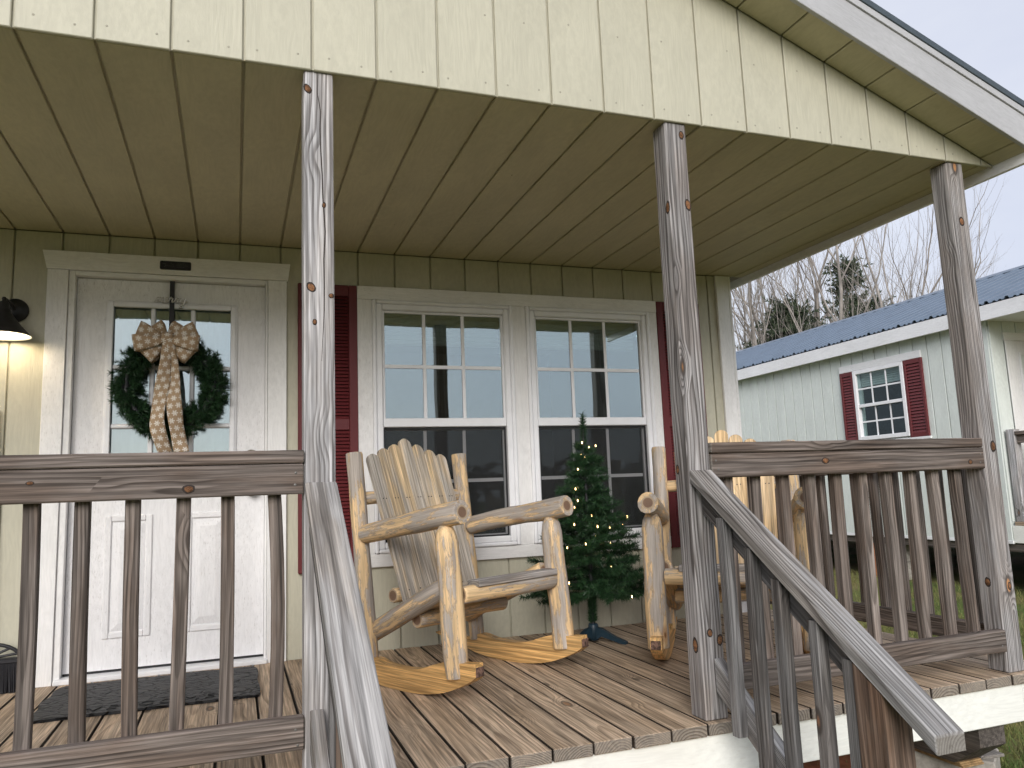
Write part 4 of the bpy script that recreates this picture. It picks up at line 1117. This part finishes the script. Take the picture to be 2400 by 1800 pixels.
# ------------------------------------------------------------------ the green cabin next door
NX, NF, ND = 7.55, 3.58, .275            # side wall x, front wall y, floor level
gc_ = thing('green_cabin', 'pale green cabin with blue-grey metal roof and red shutters next door', 'cabin', (NX, NF, GZ)); NO = (NX, NF, GZ)
NEND = 13.0; NTOP = 2.40
nwall = MB()
for r in rects_minus((NF, NEND, .085, NTOP), [(4.73, 5.49, 1.28, 2.14)]): nwall.cbox((NX+.006, r[0], r[2]), (NX+.1, r[1], r[3]), .0005)
nwall = nwall.build('wall', 'green', gc_, NO)
k = 0
while NF+k*.195 < NEND-.1:
    y0, y1 = NF+k*.195+.006, NF+(k+1)*.195-.006
    for r in rects_minus((y0, y1, .085, NTOP), [(4.70, 5.515, 1.25, 2.16)]):
        box('siding_board', 'green', nwall, (NX-.008, r[0], r[2]), (NX+.005, r[1], r[3]), 2, .003, NO)
    k += 1
box('base_trim', 'white_fascia', gc_, (NX-.014, NF, .050), (NX+.02, NEND, .0845), 1, .003, NO)
box('floor_beam', 'skid', gc_, (NX+.02, 1.8, -.03), (NX+.12, NEND, .0495), 1, .003, NO)
box('floor_frame', 'skid', gc_, (NX+.13, 1.8, -.02), (NX+4.8, NEND, .06), 1, .003, NO)
# front wall with the door
nfw = box('front_wall', 'green', gc_, (NX+.11, NF+.002, .085), (NX+4.8, NF+.1, 2.5), 2, .001, NO)
for k in range(0, 24):
    x0 = NX+k*.2+.005; x1 = NX+(k+1)*.2-.005
    for r in rects_minus((x0, x1, ND, 2.5), [(7.75, 8.85, .2, 2.27)]): box('siding_board', 'green', nfw, (r[0], NF-.012, r[2]), (r[1], NF+.001, r[3]), 2, .003, NO)
box('rear_wall', 'green', gc_, (NX+.11, NEND-.1, .085), (NX+4.8, NEND, 2.5), 2, .001, NO)
box('side_wall', 'green', gc_, (NX+4.81, NF, .085), (NX+4.9, NEND, 2.5), 2, .001, NO)
nd = part('door', gc_)
box('head_casing', 'white_trim', nd, (7.735, NF-.03, 2.187), (8.86, NF-.013, 2.275), 0, .003, NO)
for a, b in ((7.752, 7.880), (8.76, 8.845)): box('side_casing', 'white_trim', nd, (a, NF-.027, ND), (b, NF-.013, 2.186), 2, .003, NO)
sm = MB()
for r in rects_minus((7.881, 8.759, ND+.02, 2.186), [(7.97, 8.53, 1.17, 2.04)]): sm.cbox((r[0], NF-.012, r[2]), (r[1], NF+.03, r[3]), .0005)
sm.build('door_slab', 'door', nd, NO)
box('pane', 'pane_far', nd, (7.97, NF+.005, 1.17), (8.53, NF+.008, 2.04), 2, .0003, NO)
frame_x = [(7.945, 7.975), (8.525, 8.555)]
for a, b in frame_x: box('lite_moulding', 'vinyl', nd, (a, NF-.02, 1.15), (b, NF-.0125, 2.06), 2, .003, NO)
for xm in (8.15, 8.35): box('muntin', 'vinyl', nd, (xm-.01, NF-.008, 1.17), (xm+.01, NF+.003, 2.04), 2, .002, NO)
for zm in (1.46, 1.75): box('muntin', 'vinyl', nd, (7.975, NF-.0085, zm-.01), (8.525, NF-.0082, zm+.01), 0, .0001, NO)
# side window
nw = part('window', gc_)
def yframe(parent, mat, name, y0, y1, z0, z1, w, x0, x1, ch=.004):
    for (a, b, c, d, gr) in ((y0, y0+w, z0, z1, 2), (y1-w, y1, z0, z1, 2), (y0+w+.0004, y1-w-.0004, z1-w, z1, 1), (y0+w+.0004, y1-w-.0004, z0, z0+w, 1)):
        box(name, mat, parent, (x0, a, c), (x1, b, d), gr, ch, NO)
yframe(nw, 'vinyl', 'window_frame', 4.705, 5.51, 1.255, 2.155, .05, NX-.04, NX+.05)
box('head_trim', 'white_fascia', nw, (NX-.035, 4.44, 2.157), (NX-.009, 5.74, 2.245), 1, .003, NO)
box('sill_trim', 'white_fascia', nw, (NX-.035, 4.42, 1.205), (NX-.009, 5.74, 1.235), 1, .003, NO)
box('meeting_rail', 'vinyl', nw, (NX-.03, 4.756, 1.675), (NX-.002, 5.459, 1.715), 1, .003, NO)
for (za, zb, xo) in ((1.716, 2.104, -.012), (1.306, 1.674, .012)):
    box('pane', 'pane_far', nw, (NX+xo, 4.757, za), (NX+xo+.003, 5.458, zb), 2, .0003, NO)
    for i in (1, 2):
        yy = 4.757+.701*i/3; box('muntin', 'vinyl', nw, (NX+xo-.006, yy-.011, za), (NX+xo-.001, yy+.011, zb), 2, .001, NO)
    box('muntin', 'vinyl', nw, (NX+xo-.0068, 4.758, (za+zb)/2-.010), (NX+xo-.0062, 5.457, (za+zb)/2+.010), 1, .0001, NO)
for i in range(6): box('blind_fold', 'blind', nw, (NX+.055, 4.74, 1.945+i*.028), (NX+.08, 5.47, 1.97+i*.028), 1, .005, NO)
box('unlit_room_panel', 'black', nw, (NX+.4, 4.2, .4), (NX+.42, 6.2, 2.39), 2, .002, NO)  # added black panel, stands in for the unlit room behind the panes
def nshutter(y0, y1, z0, z1):
    s = part('shutter', gc_)
    st, rl_ = .035, .05
    for a, b in ((y0, y0+st), (y1-st, y1)): box('stile', 'red', s, (NX-.034, a, z0), (NX-.009, b, z1), 2, .003, NO)
    for c, d in ((z0, z0+rl_), (z1-rl_*1.1, z1)): box('rail', 'red', s, (NX-.033, y0+st+.0003, c), (NX-.0095, y1-st-.0003, d), 1, .003, NO)
    box('shadow_backing', 'black', s, (NX-.014, y0+st+.0003, z0+rl_), (NX-.0115, y1-st-.0003, z1-rl_*1.1), 1, .0003, NO)  # black in place of the shadow behind the louvers
    n = 22; ph = (z1-z0-rl_*2.1)/n; proto = None
    for i in range(n):
        zc = z0+rl_+(i+.5)*ph
        if proto is None:
            hw = ph*.47
            mb = MB().prism([(-.031, -hw), (-.027, -hw), (-.0145, hw*.8), (-.018, hw*.8)], y0+st+.0005, y1-st-.0005, lambda a, b, t: (a, t-NF, b), lambda a, b, t: (a, b, t))
            proto = mb.build('slat', 'red', s); proto.location = (0, 0, zc-GZ)
        else: again(proto, loc=(0, 0, zc-GZ))
nshutter(4.435, 4.700, 1.236, 2.1565); nshutter(5.515, 5.74, 1.236, 2.1565)
# roof of ribbed metal: panels 0.92 m wide, ribs every 0.23 m
NRX, NRZ, NEX, NEZ = NX+2.44, 3.515, NX-.16, 2.545
nroof = part('roof', gc_)
def rib_panel(y0, n, xa, za, xb, zb):
    mb = MB(); prof = []
    for i in range(n):
        y = y0+i*.23
        prof += [(y, 0), (y+.012, 0), (y+.030, .028), (y+.058, .028), (y+.076, 0), (y+.096, 0), (y+.108, .013), (y+.128, .013), (y+.140, 0), (y+.162, 0), (y+.174, .013), (y+.194, .013), (y+.206, 0)]
    prof.append((y0+n*.23, 0))
    vs = []
    for (y, h) in prof: vs += [(xa, y, za+h), (xb, y, zb+h)]
    fs = [(2*i, 2*i+1, 2*i+3, 2*i+2) for i in range(len(prof)-1)]
    # underside for thickness
    m0 = len(vs)
    for (y, h) in prof: vs += [(xa, y, za+h-.004), (xb, y, zb+h-.004)]
    fs += [(m0+2*i, m0+2*i+2, m0+2*i+3, m0+2*i+1) for i in range(len(prof)-1)]
    fs += [(2*i, 2*i+2, m0+2*i+2, m0+2*i) for i in range(len(prof)-1)]
    return mb.add(vs, fs)
y = 1.55; proto = None
while y < NEND+.2:
    if proto is None:
        proto = rib_panel(0, 4, NEX-NX, NEZ, NRX-NX, NRZ).build('roof_panel', 'roofmetal', nroof); proto.location = (0, y-NF, -GZ)
        proto2 = rib_panel(0, 4, NRX-NX+.002, NRZ, 2*NRX-NEX-NX, NEZ).build('roof_panel', 'roofmetal', nroof); proto2.location = (0, y-NF, -GZ)
    else:
        again(proto, loc=(0, y-NF, -GZ)); again(proto2, loc=(0, y-NF, -GZ))
    y += .92
mb = MB(); mb.prism([(NRX-.17, NRZ-.045), (NRX, NRZ+.03), (NRX+.17, NRZ-.045), (NRX+.17, NRZ-.040), (NRX, NRZ+.035), (NRX-.17, NRZ-.040)], 1.5, NEND+.3, lambda a, b, t: (a, t, b))
mb.build('ridge_cap', 'roofmetal', nroof, NO)
box('eave_fascia', 'white_fascia', nroof, (NX-.155, 1.55, 2.375), (NX-.135, NEND+.2, 2.535), 1, .003, NO)
box('eave_soffit', 'green', nroof, (NX-.134, 1.55, 2.395), (NX+.0, NEND+.2, 2.405), 1, .002, NO)
box('porch_ceiling', 'green', nroof, (NX+.001, 1.55, 2.395), (NX+4.9, NF-.013, 2.405), 1, .002, NO)
MB().prism([(NX, 2.41), (NX+4.9, 2.41), (NRX, NRZ-.06)], 1.75, 1.77, lambda a, b, t: (a, t, b)).build('gable', 'green', gc_, NO)
MB().prism([(NX+.01, 2.41), (NX+4.89, 2.41), (NRX, NRZ-.06)], NEND-.02, NEND, lambda a, b, t: (a, t, b)).build('gable', 'green', gc_, NO)
# its porch
ndk = part('porch_deck', gc_)
for i in range(34): box('deck_board', 'deck', ndk, (NX+i*.1383, 1.76, ND-.038), (NX+i*.1383+.1355, NF-.03, ND), 1, .005, NO)
box('side_skirt', 'skirt', ndk, (NX-.0, 1.78, .06), (NX+.035, NF-.001, ND-.039), 1, .003, NO)
box('front_skirt', 'skirt', ndk, (NX+.036, 1.78, .06), (NX+4.7, 1.815, ND-.039), 0, .003, NO)
for x in (NX+.02, NX+1.3, NX+3.3, NX+4.6): box('porch_post', 'post', gc_, (x, 1.80, ND), (x+.09, 1.89, 2.394), 2, .004, NO)
box('porch_post', 'post', gc_, (NX+.02, NF-.13, ND), (NX+.11, NF-.04, ND+.95), 2, .004, NO)
nr = thing('porch_railing', 'wooden railing of the green cabin beyond the corner post', 'railing', (NX+.06, 2.7, ND), group='porch railings'); o = (NX+.06, 2.7, ND)
box('top_cap', 'rail', nr, (NX+.02, 1.895, ND+.888), (NX+.108, NF-.135, ND+.926), 1, .004, o)
box('top_board', 'rail', nr, (NX+.045, 1.895, ND+.803), (NX+.082, NF-.135, ND+.887), 1, .004, o)
box('bottom_board', 'rail', nr, (NX+.045, 1.895, ND+.030), (NX+.082, NF-.135, ND+.115), 1, .004, o)
for i in range(12): bowed('baluster', 'bal', nr, NX+.083, NX+.12, 1.97+i*.128-.0185, 1.97+i*.128+.0185, ND+.04, ND+.86, o)
# piers
for (lab, y0, y1, z1, mt, nm) in (('orange clay pier block under the green cabin', 5.38, 5.60, -.035, 'clayblock', 'clay_block'), ('grey pier block next to the orange one under the green cabin', 5.13, 5.375, -.035, 'concrete', 'concrete_block'), ('tan concrete pier block under the green cabin porch', 3.05, 3.45, -.035, 'concrete', 'concrete_block')):
    b_ = thing(nm, lab, 'pier block', (NX+.15, (y0+y1)/2, GZ), group='piers of the green cabin')
    h = (z1-GZ)/2
    for i in range(2): MB().cbox((-.10, -(y1-y0)/2, i*h+.002), (.10, (y1-y0)/2, (i+1)*h-.002), .006).build('block', mt, b_)

# ------------------------------------------------------------------ trees behind
def bare_tree(label, x, y, h, seed, stems=1, mat='barkgrey', lean=0., fork=.32, group='bare trees behind the green cabin'):
    rg = random.Random(seed)
    t = thing('bare_tree', label, 'tree', (x, y, GZ), group=group)
    tr = MB(); tw = MB()
    def grow(p, d, L, r, dep, mb):
        n = 4 if dep < 2 else 3
        pts = [p]; rad = [r]; q = p.copy(); dd = d.copy()
        for i in range(n):
            dd = (dd+Vector((rg.gauss(0, .10), rg.gauss(0, .10), rg.gauss(.045, .05)))).normalized()
            q = q+dd*L/n; pts.append(q.copy()); rad.append(r*(1-.42*(i+1)/n))
        mb.tube(pts, rad, 6 if dep == 0 else (4 if dep < 3 else 3), False)
        if dep >= 5 or r < .0035: return
        nb = (5 if dep == 0 else rg.choice((3, 3, 4))) if dep < 3 else rg.choice((2, 3, 3))
        for b in range(nb):
            f = 1. if b == 0 else rg.uniform(.35 if dep else fork, .98)
            i = min(n-1, int(f*n)); pp = pts[i].lerp(pts[i+1], f*n-i)
            ax = Vector((rg.gauss(0, 1), rg.gauss(0, 1), rg.gauss(0, .3))); ax = (ax-dd*ax.dot(dd)).normalized()
            an = rg.uniform(.08, .25) if b == 0 else rg.uniform(.3, .72)
            nd_ = (dd*math.cos(an)+ax*math.sin(an)); nd_.z += .12; nd_.normalize()
            grow(pp, nd_, L*(rg.uniform(.62, .8) if b == 0 else rg.uniform(.45, .68)), rad[min(i+1, n)]*(.9 if b == 0 else rg.uniform(.45, .65)), dep+1, tw)
    for s in range(stems):
        a = rg.uniform(0, 6.28); d = Vector((math.cos(a)*.12*(stems > 1)+lean, math.sin(a)*.1*(stems > 1), 1)).normalized()
        grow(Vector((math.cos(a)*.2*(stems > 1), math.sin(a)*.2*(stems > 1), 0)), d, h*.42*rg.uniform(.85, 1.05), h*.0125*rg.uniform(.75, 1.05), 0, tr)
    tr.build('trunk', mat, t); tw.build('branches', mat, t)
    return t
def polar(az, D): return (-.011+D*math.sin(R(az)), -2.327+D*math.cos(R(az)))
BT = 'leafless tree in the thicket above the green cabin roof'
spec = [(35.9, 25, 8.2, 1, 'barkgrey', .02), (36.6, 30, 10.5, 1, 'barkpale', -.05), (37.9, 27, 10.5, 2, 'barkpale', .08), (38.9, 29, 11, 1, 'barkpale', .03), (41.3, 30, 12, 2, 'barkpale', .04),
        (42.6, 28, 11.5, 1, 'barkgrey', -.03), (45.0, 29, 11.6, 1, 'barkgrey', .03), (46.1, 32, 12.6, 2, 'barkgrey', 0), (47.2, 29, 10.8, 1, 'barkpale', .02), (48.6, 30, 9.6, 2, 'barkgrey', .03), (50.6, 29, 8.6, 1, 'barkgrey', .04), (52.2, 31, 8.0, 2, 'barkpale', .02), (40.8, 31, 11.5, 2, 'barkgrey', .02), (43.2, 33, 12.5, 2, 'barkgrey', 0), (47.9, 34, 11.5, 2, 'barkpale', 0), (38.3, 22, 9.5, 1, 'barkpale', .03), (41.6, 22.5, 9.8, 2, 'barkpale', -.02), (45.4, 22, 9.6, 2, 'barkpale', .02), ]
for i, (az, D, h, stm, mt, ln) in enumerate(spec):
    x, y = polar(az, D)
    lab = 'leafless tree showing beyond the right side of the corner post' if az > 49 else ('leafless tree right beside the white corner trim of the cream cabin' if az < 36.5 else ('stout pale-barked leafless tree standing just behind the green roof' if D < 23 else BT))
    bare_tree(lab, x, y, h, 100+i, stm, mt, ln)

def cedar(label, x, y, h, r, seed):
    rg = random.Random(seed); nr_ = np.random.default_rng(seed)
    t = thing('cedar_tree', label, 'tree', (x, y, GZ), group='evergreens behind the green cabin')
    MB().tube([(0, 0, 0), (.05, 0, h*.5), (0, 0, h*.95)], [h*.016, h*.011, .01], 7, False).build('trunk', 'barkgrey', t)
    br_ = MB(); segs = []
    for i in range(110):
        f = rg.random()**.8; z = h*(.18+.80*f); th = rg.uniform(0, 6.28); L = r*(1-f)**.6*rg.uniform(.55, 1.12)+.12
        d = Vector((math.cos(th), math.sin(th), rg.uniform(-.05, .5))).normalized()
        p = Vector((0, 0, z)); q = p+d*L; q.z -= .04*L
        br_.tube([p, p.lerp(q, .5)+Vector((0, 0, .03)), q], [.02, .012, .005], 3, False)
        for k in range(10):
            s0 = p.lerp(q, rg.uniform(.3, 1.)); e = s0+Vector((rg.gauss(0, .16), rg.gauss(0, .16), rg.gauss(.08, .1)))*(.6+.5*r)
            segs.append((tuple(s0), tuple(e)))
    br_.build('branches', 'barkgrey', t)
    needle_mesh('crown', 'cedar', t, segs, seed, .02, .14, .022, 48)
cedar('small dark evergreen tree left of the bigger evergreens', *polar(37.6, 23), 5.0, 1.5, 1)
cedar('broad dark evergreen tree above the green roof, largest of them', *polar(39.9, 24), 6.4, 2.3, 2)
cedar('tall loose evergreen tree right of the broad dark evergreen', *polar(44.2, 27), 8.2, 1.9, 3)
cedar('low evergreen tree peeping over the roof beside the corner post', *polar(46.4, 25), 5.8, 1.6, 4)

# ------------------------------------------------------------------ grass and woods (stuff)
def grass():
    rg = np.random.default_rng(5); n = 70000
    x = np.concatenate([rg.uniform(2.0, 6.0, n//2), rg.uniform(3.0, 9.5, n//2)]); y = np.concatenate([rg.uniform(-.6, 3.2, n//2), rg.uniform(1.5, 9.5, n//2)])
    keep = ~((x < 3.0) & (y < 1.6) & (rg.random(n) < .6)) & ~((x > NX+.3))
    x, y = x[keep], y[keep]; n = len(x)
    h = rg.uniform(.025, .075, n); a = rg.uniform(0, 6.28, n); w = rg.uniform(.002, .004, n)
    V = np.empty((3*n, 3)); V[0::3] = np.stack([x+np.cos(a)*w, y+np.sin(a)*w, np.full(n, GZ-.002)], 1); V[1::3] = np.stack([x-np.cos(a)*w, y-np.sin(a)*w, np.full(n, GZ-.002)], 1)
    V[2::3] = np.stack([x+rg.normal(0, .025, n), y+rg.normal(0, .025, n), GZ+h], 1)
    me = bpy.data.meshes.new('grass'); me.vertices.add(3*n); me.vertices.foreach_set('co', V.ravel())
    me.loops.add(3*n); me.loops.foreach_set('vertex_index', np.arange(3*n, dtype=np.int32))
    me.polygons.add(n); me.polygons.foreach_set('loop_start', np.arange(0, 3*n, 3, dtype=np.int32))
    patch = .5+.5*np.sin(x*2.3+1.7*np.sin(y*1.9))*np.cos(y*1.7+x*.6)
    tone = np.clip(rg.random(n)*.55+patch*.5-.12, 0, 1)
    at = me.attributes.new('tone', 'FLOAT', 'POINT'); at.data.foreach_set('value', np.repeat(tone, 3).astype(np.float32))
    me.materials.append(M['grass']); me.update(); me.validate()
    mkobj('grass', me, kind='stuff', label='patchy green and straw coloured lawn grass between the cabins', category='grass')
grass()
rg = random.Random(77); segs = []
for i in range(150):           # far woods across the field, seen mirrored in the panes
    a = R(rg.uniform(95, 265)); D = rg.uniform(70, 95); x, y = polar(math.degrees(a), D); h = rg.uniform(2.5, 5.5)
    segs.append(((x, y, GZ), (x, y, GZ+h)))
    for k in range(16):
        z = GZ+h*rg.uniform(.15, 1.); L = h*.3*rg.uniform(.5, 1); th = rg.uniform(0, 6.28)
        segs.append(((x, y, z), (x+L*math.cos(th), y+L*math.sin(th), z+L*.4)))
wd_ = needle_mesh('woods', 'woods', None, segs, 12, .08, .8, .16, 50)
wd_['kind'] = 'stuff'; wd_['label'] = 'far dark woods across the field mirrored in the window panes'; wd_['category'] = 'woods'

# ------------------------------------------------------------------ nail heads and screws (too small to pick apart)
M['nail'] = plain('dull_nail', (.16, .15, .14), .5, .4)
M['nail_paint'] = plain('painted_nail', (.36, .34, .27), .6)
rg = random.Random(31)
def dots(name, mat, parent, pts, r, axis, off=(0, 0, 0)):
    mb = MB(); e = {'y': (Vector((1, 0, 0)), Vector((0, 0, 1)), Vector((0, -1, 0))), 'z': (Vector((1, 0, 0)), Vector((0, 1, 0)), Vector((0, 0, 1)))}[axis]
    for q in pts:
        q = Vector(q); ring = [q+(e[0]*math.cos(a)+e[1]*math.sin(a))*r for a in [i*math.pi/3 for i in range(6)]]
        mb.add(ring+[q+e[2]*.0012], [(i, (i+1) % 6, 6) if axis == 'z' else (i, (i+1) % 6, 6) for i in range(6)])
    return mb.build(name, mat, parent, off, kind='stuff')
pts = []
for k in range(-9, 15):
    xc = (k+.5)*S8
    for dx in (-.06, .055):
        pts.append((xc+dx+rg.uniform(-.01, .01), -.0062, CZ+.035+rg.uniform(-.008, .01)))
    for zz in (CZ+.30,):
        if soff(xc) > zz+.08: pts.append((xc+rg.uniform(-.07, .07), -.0062, zz+rg.uniform(-.02, .02)))
dots('nail_heads', 'nail_paint', cabin, pts, .0042, 'y', CO)
for (rail_o, xa, xb, loc) in ((rl, -1.1, .178, (-1.1, 0, 0)), (rr2, 1.5625, 2.858, (2.2, 0, 0))):
    pts = []
    for xe in (xa+.022, xb-.022):
        for zz in (.828, .862, .112, .150): pts.append((xe+rg.uniform(-.006, .006), -.0015, zz+rg.uniform(-.006, .006)))
    dots('screw_heads', 'nail', rail_o, pts, .0042, 'y', loc)
